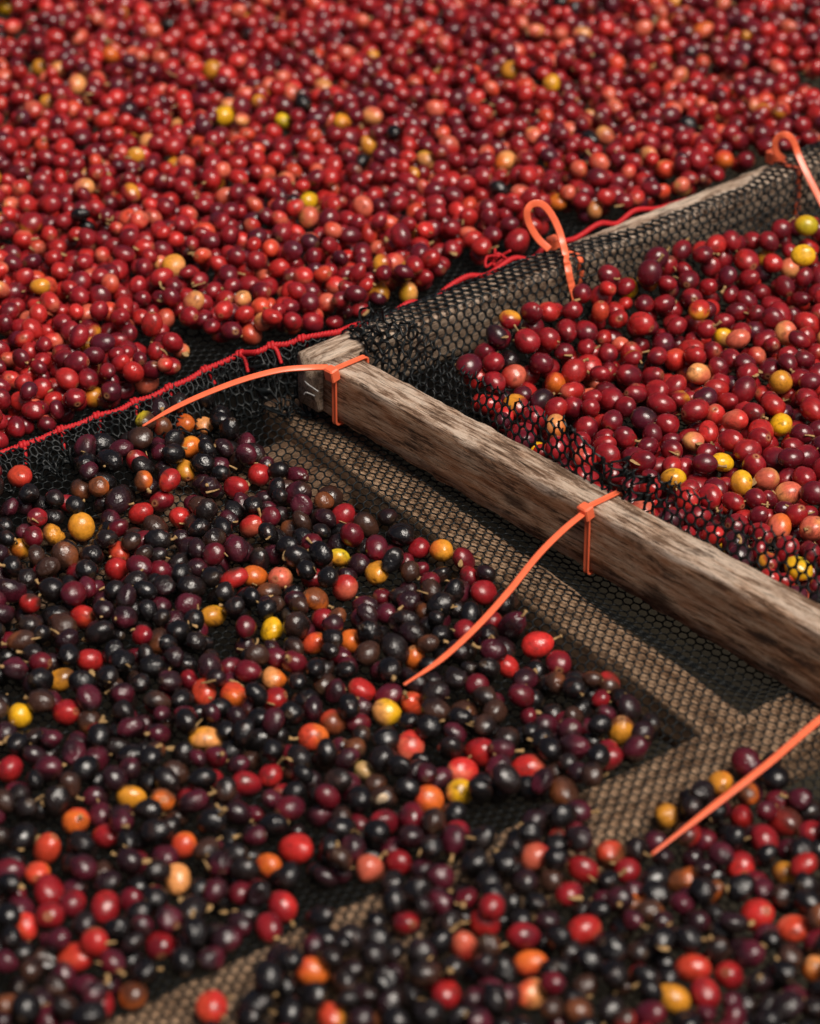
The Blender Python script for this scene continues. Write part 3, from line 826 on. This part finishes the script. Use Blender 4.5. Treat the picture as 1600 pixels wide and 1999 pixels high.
FAR = [
 (437,226,'yellow','yellow',1.25,'bright yellow'),(552,236,'lime','yellow',1.0,'greenish yellow'),(603,392,'lime','yellow',.95,'greenish yellow'),(602,425,'salmon','peach',1.15,'salmon pink'),
 (338,518,'peach','amber',1.15,'peach yellow oval'),(987,316,'peach','orange',1.25,'large peach coloured'),(832,313,'peach','yellow',1.0,'pale peach'),(413,137,'amber','orange',1.2,'amber'),
 (77,133,'amber','amber',1.0,'amber'),(214,108,'orange','scarlet',1.1,'orange'),(1075,163,'amber','yellow',1.1,'amber yellow'),(996,137,'amber','orange',1.1,'amber'),
 (183,775,'orange','amber',1.15,'orange and amber oval'),(740,574,'amber','scarlet',1.05,'yellow and red'),(797,573,'peach','yellow',1.0,'pale yellow'),(10,16,'yellow','yellow',1.1,'bright yellow'),
 (668,238,'amber','orange',1.0,'amber'),(720,284,'peach','amber',1.0,'peach coloured'),(1412,312,'scarlet','orange',1.2,'orange red'),(1298,331,'scarlet','peach',1.1,'orange red'),
 (1160,411,'scarlet','peach',1.05,'red and peach'),(1087,394,'amber','orange',1.0,'amber'),(202,237,'scarlet','bright',1.15,'bright scarlet'),(93,200,'peach','amber',.95,'peach coloured'),
 (720,457,'scarlet','red',.95,''),(265,303,'amber','tan',.9,'amber'),(150,165,'peach','salmon',1.1,'peach coloured'),(1160,570,'amber','orange',.0,''),(1180,265,'peach','salmon',1.1,'peach coloured'),
 (1130,330,'scarlet','salmon',1.05,''),(490,653,'salmon','scarlet',1.1,'salmon red'),(1373,60,'orange','salmon',1.2,'orange'),(1520,100,'bright','red',1.2,'bright red'),
]
FAR = [n for n in FAR if n[4] > 0]

# ------------------------------------------------------------------ where cherries lie: masks in plan, kept as a lookup over the photographed ground
GX0, GY0, GS = -240, -320, 8
GW, GH = int(2080 / GS), int(2620 / GS)
_gx, _gy = np.meshgrid(GX0 + (np.arange(GW) + .5) * GS, GY0 + (np.arange(GH) + .5) * GS)
def pip(poly):
    inside = np.zeros(_gx.shape, bool)
    P = np.array(poly, float); Q = np.roll(P, -1, 0)
    for (x0, y0), (x1, y1) in zip(P, Q):
        c = ((y0 > _gy) != (y1 > _gy)) & (_gx < (x1 - x0) * (_gy - y0) / (y1 - y0 + 1e-12) + x0)
        inside ^= c
    return inside
m_near = pip([(-240, 1010), (-100, 960), (0, 912), (60, 915), (75, 960), (140, 960), (165, 900), (175, 862), (262, 838), (275, 808), (330, 765), (395, 765), (445, 800), (470, 845), (540, 905), (625, 955), (700, 985), (800, 1020), (830, 1055), (925, 1085), (965, 1145),
              (1060, 1235), (1120, 1290), (1185, 1325), (1260, 1365), (1285, 1405), (1250, 1490), (1215, 1565), (1140, 1570), (1290, 1560), (1370, 1520), (1430, 1470), (1490, 1480), (1560, 1560), (1700, 1620), (1840, 1660), (1840, 2300), (-240, 2300)])
for poly in ([(830, 1612), (990, 1545), (1062, 1548), (1070, 1590), (970, 1625), (900, 1610), (850, 1625)], [(1130, 1565), (1235, 1500), (1330, 1470), (1360, 1525), (1270, 1570), (1240, 1640), (1155, 1645)],
             [(585, 1730), (700, 1700), (765, 1725), (770, 1790), (690, 1815), (640, 1790), (590, 1810), (560, 1790)], [(425, 1850), (570, 1790), (600, 1835), (525, 1875), (505, 1950), (430, 1950)],
             [(270, 1920), (380, 1880), (440, 1900), (400, 2040), (120, 2060), (200, 1975)], [(-240, 1440), (10, 1440), (45, 1490), (35, 1545), (-240, 1590)], [(395, 1225), (470, 1210), (475, 1275), (400, 1290)],
             [(0, 930), (70, 925), (70, 960), (0, 975)], [(90, 1125), (115, 1120), (120, 1145), (95, 1150)], [(1280, 1750), (1330, 1745), (1330, 1790), (1285, 1790)]):
    m_near &= ~pip(poly)
m_far = pip([(-240, 950), (-120, 912), (0, 868), (110, 830), (215, 790), (300, 752), (352, 738), (358, 690), (312, 652), (335, 625), (410, 662), (480, 668), (560, 668), (650, 640), (725, 605), (828, 572), (832, 545), (930, 512), (1050, 480), (1062, 440), (1075, 418), (1140, 428), (1180, 438),
             (1300, 395), (1480, 322), (1620, 270), (1840, 190), (1840, -320), (-240, -320)])
m_far &= ~pip([(1535, 158), (1575, 150), (1680, 165), (1680, 215), (1600, 200)])
m_right = pip([(905, 735), (918, 690), (985, 625), (1105, 592), (1195, 530), (1330, 492), (1480, 452), (1610, 418), (1840, 330), (1840, 1330), (1600, 1210), (1400, 1100), (1240, 1010), (1100, 935), (1000, 870), (940, 800)])
def mask_at(m_, x, y):
    i = np.clip(((x - GX0) / GS).astype(int), 0, GW - 1); j = np.clip(((y - GY0) / GS).astype(int), 0, GH - 1)
    ok = (x > GX0) & (x < GX0 + GW * GS) & (y > GY0) & (y < GY0 + GH * GS)
    return m_[j, i] & ok

# ------------------------------------------------------------------ heaping: each cherry comes to rest on the net or on those below it
class Heap:
    CELL = .0165
    def __init__(self):
        self.n = 0
        self.P = np.zeros((20000, 3)); self.r = np.zeros(20000)
        self.d = {}
    def near(self, x, y, k=2):
        i, j = int(math.floor(x / self.CELL)), int(math.floor(y / self.CELL))
        out = []
        for u_ in range(i - k, i + k + 1):
            for v_ in range(j - k, j + k + 1):
                out += self.d.get((u_, v_), ())
        return out
    def rest(self, xy, r, floor):
        """height of the centre for each plan position xy (k,2) above floor (k,)"""
        z = floor + r * .95
        nb = self.near(xy[0, 0], xy[0, 1])
        if nb:
            Q = self.P[nb]; R = (self.r[nb] + r) * .955
            D2 = ((xy[:, None, :] - Q[None, :, :2]) ** 2).sum(-1)
            h = R[None] ** 2 - D2
            zz = np.where(h > 0, Q[None, :, 2] + np.sqrt(np.maximum(h, 0)), -1)
            z = np.maximum(z, zz.max(1))
        return z
    def add(self, p, r):
        i = self.n
        self.P[i] = p; self.r[i] = r; self.n += 1
        self.d.setdefault((int(math.floor(p[0] / self.CELL)), int(math.floor(p[1] / self.CELL))), []).append(i)
        return i

heap = Heap()
INFO = []                                                         # per cherry: dict
FLOOR = {'near': z_near, 'right': z_right, 'far': z_far}
MASK = {'near': m_near, 'right': m_right, 'far': m_far}
LM = []                                                           # landmark records: px, py, r_px, depth

def floor_at(tray, xy):
    P = np.stack([xy[:, 0], xy[:, 1], np.zeros(len(xy))], 1)
    a, b = ab(P)
    return FLOOR[tray](a, b)

def put_landmarks(lst, tray, r0):
    for (x, y, ca, cb, f, w) in lst:
        r = r0 * (1 + (f - 1) * .8) * RS.uniform(.97, 1.03)
        z = .0
        for _ in range(5):
            p = at(x, y, z); xy = p[None, :2]
            z = float(heap.rest(xy, r, floor_at(tray, xy))[0])
        p = at(x, y, z)
        i = heap.add(p, r)
        INFO.append(dict(tray=tray, ca=C[ca], cb=C[cb], names=(ca, cb), words=w, lm=True, p=p, r=r))
        _, _, dz = proj(p)
        LM.append((x, y, r * FPX / dz, dz))

def pick(mix):
    k = RS.choice(len(mix), p=np.array([m_[0] for m_ in mix]) / sum(m_[0] for m_ in mix))
    return mix[k][1], mix[k][2]

MIX = {
 'near': [(24, 'black', 'black'), (17, 'black', 'char'), (13, 'char', 'plumblack'), (15, 'plumblack', 'plum'), (9, 'brown', 'char'), (8, 'plum', 'plumblack'), (7, 'wine', 'plum'), (4, 'brown', 'rust'), (4, 'crimson', 'wine'), (1.2, 'red', 'brown'), (.8, 'rust', 'orange')],
 'right': [(24, 'crimson', 'wine'), (22, 'crimson', 'red'), (18, 'wine', 'crimson'), (13, 'wine', 'plum'), (8, 'red', 'bright'), (4, 'plum', 'plumblack'), (4, 'red', 'salmon'), (1.6, 'scarlet', 'red'), (1.2, 'peach', 'salmon'), (1, 'black', 'plumblack'), (1, 'crimson', 'amber')],
 'far': [(24, 'crimson', 'wine'), (23, 'crimson', 'red'), (16, 'wine', 'crimson'), (8, 'wine', 'plum'), (10, 'red', 'bright'), (8, 'bright', 'salmon'), (6, 'scarlet', 'salmon'), (3.2, 'salmon', 'peach'), (1.0, 'black', 'char'), (2, 'crimson', 'amber'), (.6, 'amber', 'peach'), (2, 'plum', 'plumblack')],
}
def fill(tray, n, r0, cap, jit=.010, K=10):
    floor_f = FLOOR[tray]; mk = MASK[tray]
    lm = np.array(LM) if LM else np.zeros((0, 4))
    # seeds spread evenly in plan over the photographed ground
    seeds = []
    while len(seeds) < n:
        q = np.stack([RS.uniform(-.55, .55, 4000), RS.uniform(-.62, 1.15, 4000), np.full(4000, -.005)], 1)
        x, y, _ = proj(q)
        k = mask_at(mk, x, y)
        seeds += list(q[k, :2])
    seeds = np.array(seeds[:n])
    for s_ in seeds:
        r = r0 * np.clip(RS.normal(1, .095), .76, 1.24)
        xy = s_ + RS.uniform(-jit, jit, (K, 2)); xy[0] = s_
        fl = floor_at(tray, xy)
        z = heap.rest(xy, r, fl)
        P = np.concatenate([xy, z[:, None]], 1)
        x, y, dz = proj(P)
        g_ = at(800, 1000, 0)
        # plan test at net level
        q = P.copy(); q[:, 2] = -.005
        gx, gy, _ = proj(q)
        ok = mask_at(mk, x, y + (10 if tray == 'far' else 0)) & (z - fl < cap)
        if tray == 'right':
            qa, qb = ab(P); ok &= (qb > .030 + r * .9 + .012 * sstep(z, .005, .04)) & (qa > .012 + r)
        if len(lm):
            rp = r * FPX / dz
            dd = np.hypot(x[:, None] - lm[None, :, 0], y[:, None] - lm[None, :, 1])
            ok &= ~((dd < (rp[:, None] + lm[None, :, 2]) * .74) & (dz[:, None] < lm[None, :, 3] + .001)).any(1)
        if not ok.any(): continue
        z2 = np.where(ok, z, 9); j = int(np.argmin(z2))
        heap.add(P[j], r)
        ca, cb = pick(MIX[tray])
        INFO.append(dict(tray=tray, ca=C[ca], cb=C[cb], names=(ca, cb), words='', lm=False, p=P[j], r=r))

RD, RR_, RF = .0060, .0065, .0058
put_landmarks(NEAR, 'near', .0064)
fill('near', 2750, RD, .0160)
fill('right', 1250, RR_, .009)
put_landmarks(RIGHT, 'right', .0065)
fill('right', 2000, RR_, .022)
fill('far', 4300, RF, .009, K=6)
put_landmarks(FAR, 'far', .0061)
fill('far', 6000, RF, .024, K=8)
NC = len(INFO)
print('cherries', NC, {t: sum(i['tray'] == t for i in INFO) for t in FLOOR})

# ------------------------------------------------------------------ which cherries show, and how large
PW, PH = 540, 660                                                  # a quarter-size id picture with a margin
ids = np.full((PH, PW), -1, int); zb = np.full((PH, PW), 1e9)
allP = np.array([i['p'] for i in INFO]); allr = np.array([i['r'] for i in INFO])
X, Y, D = proj(allP)
for i in range(NC):
    cx, cy, rr = (X[i]) / 3.2, (Y[i]) / 3.2, allr[i] * FPX / D[i] / 3.2
    x0, x1, y0, y1 = int(cx - rr), int(cx + rr) + 2, int(cy - rr), int(cy + rr) + 2
    x0, y0, x1, y1 = max(x0, 0), max(y0, 0), min(x1, 500), min(y1, 625)
    if x0 >= x1 or y0 >= y1: continue
    gx, gy = np.meshgrid(np.arange(x0, x1), np.arange(y0, y1))
    q = (gx - cx) ** 2 + (gy - cy) ** 2
    dep = D[i] - np.sqrt(np.maximum(rr * rr - q, 0)) / rr * allr[i]
    k = (q < rr * rr) & (dep < zb[y0:y1, x0:x1])
    zb[y0:y1, x0:x1][k] = dep[k]; ids[y0:y1, x0:x1][k] = i
cnt = np.bincount(ids[ids >= 0], minlength=NC)

def kind_of(i):
    a = i['names'][0]
    if a in ('black', 'char', 'plumblack', 'brown', 'rust', 'tan') : return 'dried_cherry'
    if a in ('plum',) and i['tray'] == 'near': return 'dried_cherry'
    if a in ('yellow', 'lime', 'amber'): return 'yellow_cherry'
    if a in ('orange', 'peach', 'salmon', 'scarlet'): return 'orange_cherry'
    return 'red_cherry'
for i, k in enumerate(INFO): k['kind'] = kind_of(k); k['cnt'] = int(cnt[i]); k['i'] = i
single = set()
for kd, most in (('dried_cherry', 300), ('red_cherry', 300), ('orange_cherry', 150), ('yellow_cherry', 80)):
    L = sorted([k for k in INFO if k['kind'] == kd and k['cnt'] >= 22], key=lambda k: -k['cnt'] - (400 if k['lm'] else 0))[:most]
    single |= {k['i'] for k in L}

# ------------------------------------------------------------------ cherry shapes
def topo(thetas, nlon):
    th = np.array(thetas); ph = np.arange(nlon) * 2 * math.pi / nlon
    T, Ph = np.meshgrid(th, ph, indexing='ij')
    d = np.stack([np.cos(T), np.sin(T) * np.cos(Ph), np.sin(T) * np.sin(Ph)], -1).reshape(-1, 3)
    d = np.concatenate([d, [[1, 0, 0], [-1, 0, 0]]])
    thv = np.concatenate([T.ravel(), [0, math.pi]]); phv = np.concatenate([Ph.ravel(), [0, 0]])
    n = len(th); q = np.arange(n * nlon).reshape(n, nlon)
    F4 = np.stack([q[:-1], q[1:], np.roll(q[1:], -1, 1), np.roll(q[:-1], -1, 1)], -1).reshape(-1, 4)
    F3 = np.concatenate([np.stack([np.full(nlon, n * nlon), q[0], np.roll(q[0], -1)], 1), np.stack([np.full(nlon, n * nlon + 1), np.roll(q[-1], -1), q[-1]], 1)])
    return d, thv, phv, F4, F3
HI = topo([.07, .14, .20, .27, .42, .64, .90, 1.18, 1.48, 1.80, 2.12, 2.42, 2.70, 2.95], 20)
MID = topo([.14, .27, .58, .95, 1.35, 1.75, 2.15, 2.55, 2.9], 12)
LOW = topo([.30, .75, 1.2, 1.7, 2.2, 2.75], 9)

def shape(sel, tp):
    """(n,nv,3) offsets from the centres and (n,nv,4) skin colour + dryness"""
    d, th, ph, _, _ = tp
    n = len(sel); nv = len(d)
    rs = np.random.RandomState(77 + (sel[0]['i'] if n else 0))
    r = np.array([k['r'] for k in sel])
    dry = np.array([1.0 if k['kind'] == 'dried_cherry' else (.35 if k['tray'] == 'near' else .12) for k in sel]) * rs.choice([.5, .8, 1.0, 1.25, 1.6], n)
    near_ = np.array([k['tray'] == 'near' for k in sel])
    out = np.empty((n, nv, 3)); colr = np.ones((n, nv, 4))
    for lo in range(0, n, 600):
        sl_ = slice(lo, min(n, lo + 600)); m_ = sl_.stop - lo
        fac = np.ones((m_, nv))
        for k in range(4):                                         # uneven body
            kv = rs.normal(0, 1, (m_, 3)); kv *= (rs.uniform(1.6, 3.6, m_) / np.linalg.norm(kv, axis=1))[:, None]
            fac += (.017 + .014 * dry[sl_])[:, None] * np.cos(kv @ d.T + rs.uniform(0, 6.28, (m_, 1)))
        for k in range(3):                                         # shrunken, wrinkled skin
            kv = rs.normal(0, 1, (m_, 3)); kv *= (rs.uniform(5, 10, m_) / np.linalg.norm(kv, axis=1))[:, None]
            fac += (.034 * dry[sl_] ** 1.5)[:, None] * (np.abs(np.sin(kv @ d.T + rs.uniform(0, 6.28, (m_, 1)))) - .6)
        mer = rs.randint(4, 8, m_)
        fac += (.026 * dry[sl_] ** 1.5)[:, None] * np.sin(mer[:, None] * ph[None] + 2 * np.sin(th)[None] + rs.uniform(0, 6.28, (m_, 1))) * (np.sin(th) ** 2)[None]
        # shallow crease between the two seeds, and now and then a pressed-in cheek
        crease = np.exp(-(d[:, 1] / .22) ** 2) * (np.sin(th) ** 2)
        fac -= rs.choice([.0, .05, .09, .13], (m_, 1)) * crease[None] * np.where(d[:, 2] > 0, 1.0, .6)[None]
        pd = rs.normal(0, 1, (m_, 3)); pd /= np.linalg.norm(pd, axis=1)[:, None]
        ca_ = pd @ d.T
        fac -= (rs.choice([0, 0, .07, .13, .18], (m_, 1)) * (.5 + dry[sl_][:, None])) * sstep(ca_, .55, .95)
        # navel at the tip: a rimmed dimple
        fac += (.012 * np.exp(-((th - .24) / .06) ** 2) - .05 * np.exp(-(th / .14) ** 2))[None]
        el = rs.uniform(1.0, 1.21, (m_, 1)); wi = rs.uniform(.93, 1.02, (m_, 1)); tk = rs.uniform(.84, .95, (m_, 1))
        tap = 1 + rs.uniform(-.02, .09, (m_, 1)) * d[:, 0][None]
        L = np.stack([fac * el * d[:, 0], fac * wi * d[:, 1] * tap, fac * tk * d[:, 2] * tap], -1)
        # lying attitude
        yaw = rs.uniform(0, 2 * math.pi, m_); tilt = rs.normal(0, .5, m_); roll = rs.normal(0, .7, m_) + rs.choice([0, math.pi], m_)
        ex = np.stack([np.cos(yaw) * np.cos(tilt), np.sin(yaw) * np.cos(tilt), np.sin(tilt)], 1)
        ey0 = np.stack([-np.sin(yaw), np.cos(yaw), 0 * yaw], 1); ez0 = np.cross(ex, ey0)
        ey = ey0 * np.cos(roll)[:, None] + ez0 * np.sin(roll)[:, None]; ez = np.cross(ex, ey)
        Rm = np.stack([ex, ey, ez], 1)                              # rows: axes
        out[sl_] = np.einsum('nvi,nij->nvj', L, Rm) * r[sl_, None, None]
        for q in range(m_): sel[lo + q]['axis'] = ex[q]; sel[lo + q]['el'] = float(el[q, 0])
        # skin colour: a soft blush from one colour to the other, a tan ring and dark centre at the navel
        A = np.array([k['ca'] for k in sel[sl_]]); B = np.array([k['cb'] for k in sel[sl_]])
        jit_ = rs.uniform(.85, 1.15, (m_, 1)); A = A * jit_; B = B * jit_
        gd = rs.normal(0, 1, (m_, 3)); gd /= np.linalg.norm(gd, axis=1)[:, None]
        kv = rs.normal(0, 2.5, (m_, 3))
        w = sstep(gd @ d.T + .35 * np.cos(kv @ d.T + rs.uniform(0, 6.28, (m_, 1))), -.25, .75)
        lm_ = np.array([k['lm'] for k in sel[sl_]])
        w = w * np.where(lm_, .9, 1)[:, None]
        cc = A[:, None] * (1 - w[..., None]) + B[:, None] * w[..., None]
        ring = np.exp(-((th - .20) / .07) ** 2) * .75; core = np.exp(-(th / .10) ** 2) * .85
        rc = np.where((A.max(1) < .08)[:, None], np.array([.11, .065, .035])[None], np.array([.42, .22, .09])[None]) * rs.uniform(.6, 1.1, (m_, 1))
        has = rs.choice([0, 1, 1], (m_, 1))
        cc = cc + (ring[None] * has)[..., None] * (rc[:, None] - cc)
        cc = cc + (core[None] * has)[..., None] * (np.array([.035, .02, .012]) - cc)
        colr[sl_, :, :3] = cc; colr[sl_, :, 3] = dry[sl_][:, None]
    return out, colr

def set_skin(me, c):
    a_ = me.color_attributes.new('skin', 'FLOAT_COLOR', 'POINT')
    a_.data.foreach_set('color', np.ascontiguousarray(c, np.float32).ravel())

def heap_object(name, label, cat, sel_all):
    hid = [k for k in sel_all if k['cnt'] < 6]; vis = [k for k in sel_all if k['cnt'] >= 6]
    Vs, Fs4, Fs3, Cs = [], [], [], []; base = 0
    for sel, tp in ((vis, MID), (hid, LOW)):
        if not sel: continue
        Vx, Cx = shape(sel, tp)
        Vx = Vx + np.array([k['p'] for k in sel])[:, None]
        nv = Vx.shape[1]; off = base + np.arange(len(sel))[:, None, None] * nv
        Vs.append(Vx.reshape(-1, 3)); Cs.append(Cx.reshape(-1, 4))
        Fs4.append((tp[3][None] + off).reshape(-1, 4)); Fs3.append((tp[4][None] + off).reshape(-1, 3))
        base += len(sel) * nv
    me = make_mesh(name, np.concatenate(Vs), [np.concatenate(Fs4), np.concatenate(Fs3)], M_CHERRY)
    set_skin(me, np.concatenate(Cs))
    o = obj(name, me)
    tag(o, label, cat, kind='stuff')

rest_ = [k for k in INFO if k['i'] not in single]
heap_object('dried_cherry_heap', 'mass of smaller-showing dark dried cherries in the near tray', 'cherries', [k for k in rest_ if k['tray'] == 'near'])
heap_object('red_cherry_heap', 'mass of red cherries filling the far and right trays', 'cherries', [k for k in rest_ if k['tray'] != 'near'])

# ------------------------------------------------------------------ single cherries with their labels
S_ = [INFO[i] for i in sorted(single)]
ofs, sk = shape(S_, HI)
WORD = dict(black='black', char='charcoal', plumblack='purplish black', brown='dark brown', rust='rusty brown', tan='tan', plum='plum', wine='wine red', crimson='crimson', red='red',
            bright='bright red', scarlet='scarlet', salmon='salmon pink', orange='orange', amber='amber', peach='peach', yellow='yellow', lime='greenish yellow')
TRAY = dict(near='near tray', right='right tray', far='far tray')
marks = []                                                          # places a viewer can find: x, y, words
for x, y, w in ((278, 832, "tip of the corner cable tie"), (788, 1337, "tip of the middle cable tie"), (1272, 1668, "tip of the rightmost cable tie"), (600, 760, "frame corner"), (1124, 590, "curled cable tie"),
                (1155, 870, "fold in the frayed netting"), (1300, 1440, "batten junction")):
    marks.append((x, y, w, None))
# distinctive cherries become marks of their own, each with wording no other carries
cm = [k for k in S_ if k['lm'] and k['words'] and k['names'][0] in ('yellow', 'lime', 'amber', 'peach', 'salmon', 'bright', 'orange', 'scarlet')]
seen = {}
for k in cm: seen.setdefault((k['words'], k['tray']), []).append(k)
for (w, t), ks in seen.items():
    if len(ks) == 1:
        ks[0]['short'] = f"{w} cherry" if 'cherry' not in w else w
        ks[0]['label'] = f"{w} coffee cherry, the only such one in the {TRAY[t]}" if 'cherry' not in w else f"{w} in the {TRAY[t]}"
        k = ks[0]; marks.append((X[k['i']], Y[k['i']], f"the {k['short']}", k['tray']))
used = {}
DIRS = ['right of', 'lower right of', 'below', 'lower left of', 'left of', 'upper left of', 'above', 'upper right of']
ORD = ['nearest', 'second', 'third', 'fourth', 'fifth', 'sixth', 'seventh', 'eighth', 'ninth', 'tenth', 'eleventh', 'twelfth']
bins = {}
for k in S_:
    if 'label' in k: continue
    x, y = X[k['i']], Y[k['i']]
    best = min((m_ for m_ in marks if m_[3] in (None, k['tray'])), key=lambda m_: math.hypot(m_[0] - x, m_[1] - y))
    dx, dy = x - best[0], y - best[1]
    sec = int(round(math.atan2(dy, dx) / (math.pi / 4))) % 8
    wd = k['words'] if k['words'] and 'cherry' not in k['words'] else WORD[k['names'][0]]
    bins.setdefault((wd, best[2], sec), []).append((math.hypot(dx, dy), k))
for (wd, mk, sec), L in bins.items():
    L.sort(key=lambda t: t[0])
    mk_ = mk if mk.startswith('the ') else 'the ' + mk
    for j, (_, k) in enumerate(L):
        if len(L) == 1: k['label'] = f"{wd} cherry {DIRS[sec]} {mk_}"
        else: k['label'] = f"{wd} cherry, {ORD[min(j, 11)]} such {DIRS[sec]} {mk_}"
GROUP = dict(dried_cherry='dried cherries', red_cherry='red cherries', orange_cherry='orange cherries', yellow_cherry='yellow cherries')

def stalk_geo(r, ax):
    side = np.cross(ax, ZZ); side /= max(np.linalg.norm(side), 1e-6)
    L = RS.uniform(.0022, .0052)
    p0 = ax * r * 1.02; P_ = [p0, p0 + ax * L * .5 + side * RS.uniform(-.0008, .0008), p0 + ax * L + side * RS.uniform(-.0018, .0018) + ZZ * RS.uniform(0, .0012)]
    Q = catmull(P_, 4)
    rad = np.interp(np.linspace(0, 1, len(Q)), [0, .4, .7, 1], [.0009, .00065, .0008, .0012]) * RS.uniform(.8, 1.25)
    return tube_mesh('stalk', Q, rad, M_STALK, n=5)

def ell(c, ex, ey, ez):
    d, th, ph, F4, F3 = topo([.5, 1.0, 1.57, 2.1, 2.6], 10)
    return c + d[:, :1] * ex + d[:, 1:2] * ey + d[:, 2:3] * ez, [F4, F3]

for n_, k in enumerate(S_):
    me = make_mesh(k['kind'], ofs[n_], [HI[3], HI[4]], M_CHERRY)
    set_skin(me, sk[n_])
    o = obj(k['kind'], me, None, k['p'])
    tag(o, k['label'], 'cherry', GROUP[k['kind']] + ' in the ' + TRAY[k['tray']])
    if RS.rand() < (.22 if k['tray'] != 'far' else .06):
        sgn = 1 if RS.rand() < .5 else -1
        V, F = stalk_geo(k['r'] * k['el'] * (.93 if sgn > 0 else .98), k['axis'] * sgn)
        obj('stalk', make_mesh('stalk', V, F, M_STALK), o)
    if k['words'] == 'split brown':
        tw = (CAM - k['p']); tw /= np.linalg.norm(tw)
        V, F = ell(tw * k['r'] * .80 - ZZ * .0012, np.array([.0012, -.001, .0052]), np.array([.0032, .0006, -.0008]), tw * .0030)
        obj('seed', make_mesh('seed', V, F, M_SEED), o)
print('single cherries', len(S_), {kd: sum(k['kind'] == kd for k in S_) for kd in GROUP})

# ------------------------------------------------------------------ dry bits caught among the cherries: stalk ends, husk flakes
Vs, F4s, F3s, base = [], [], [], 0
vis_i = np.nonzero(cnt > 12)[0]
for _ in range(800):
    i = int(RS.choice(vis_i)); p = allP[i]; r = allr[i]
    ang = RS.uniform(0, 6.28)
    if Y[i] < 380 and RS.rand() < .6: continue
    q = p + np.array([math.cos(ang), math.sin(ang), 0]) * r * 1.0 + ZZ * r * RS.uniform(-.1, .35)
    d = RS.normal(0, 1, 3); d[2] *= .45; d /= np.linalg.norm(d)
    L = RS.uniform(.0012, .0046)
    if RS.rand() < .6:
        V, F = tube_mesh('bit', catmull([q - d * L, q + RS.normal(0, .0004, 3), q + d * L], 3), np.interp(np.linspace(0, 1, 7), [0, 1], [.0004, .0008]) * RS.uniform(.7, 1.2), None, n=5)
    else:
        e = np.cross(d, ZZ); e /= np.linalg.norm(e)
        V, F = ell(q, d * L * .8, e * L * .5, np.cross(d, e) * .0003)
        V = V + RS.normal(0, .00012, V.shape)
    Vs.append(V); F4s.append(F[0] + base); F3s.append(F[1] + base); base += len(V)
o = obj('dry_debris', make_mesh('dry_debris', np.concatenate(Vs), [np.concatenate(F4s), np.concatenate(F3s)], M_STALK))
tag(o, 'tan scraps of stalk and husk scattered among the cherries', kind='stuff')
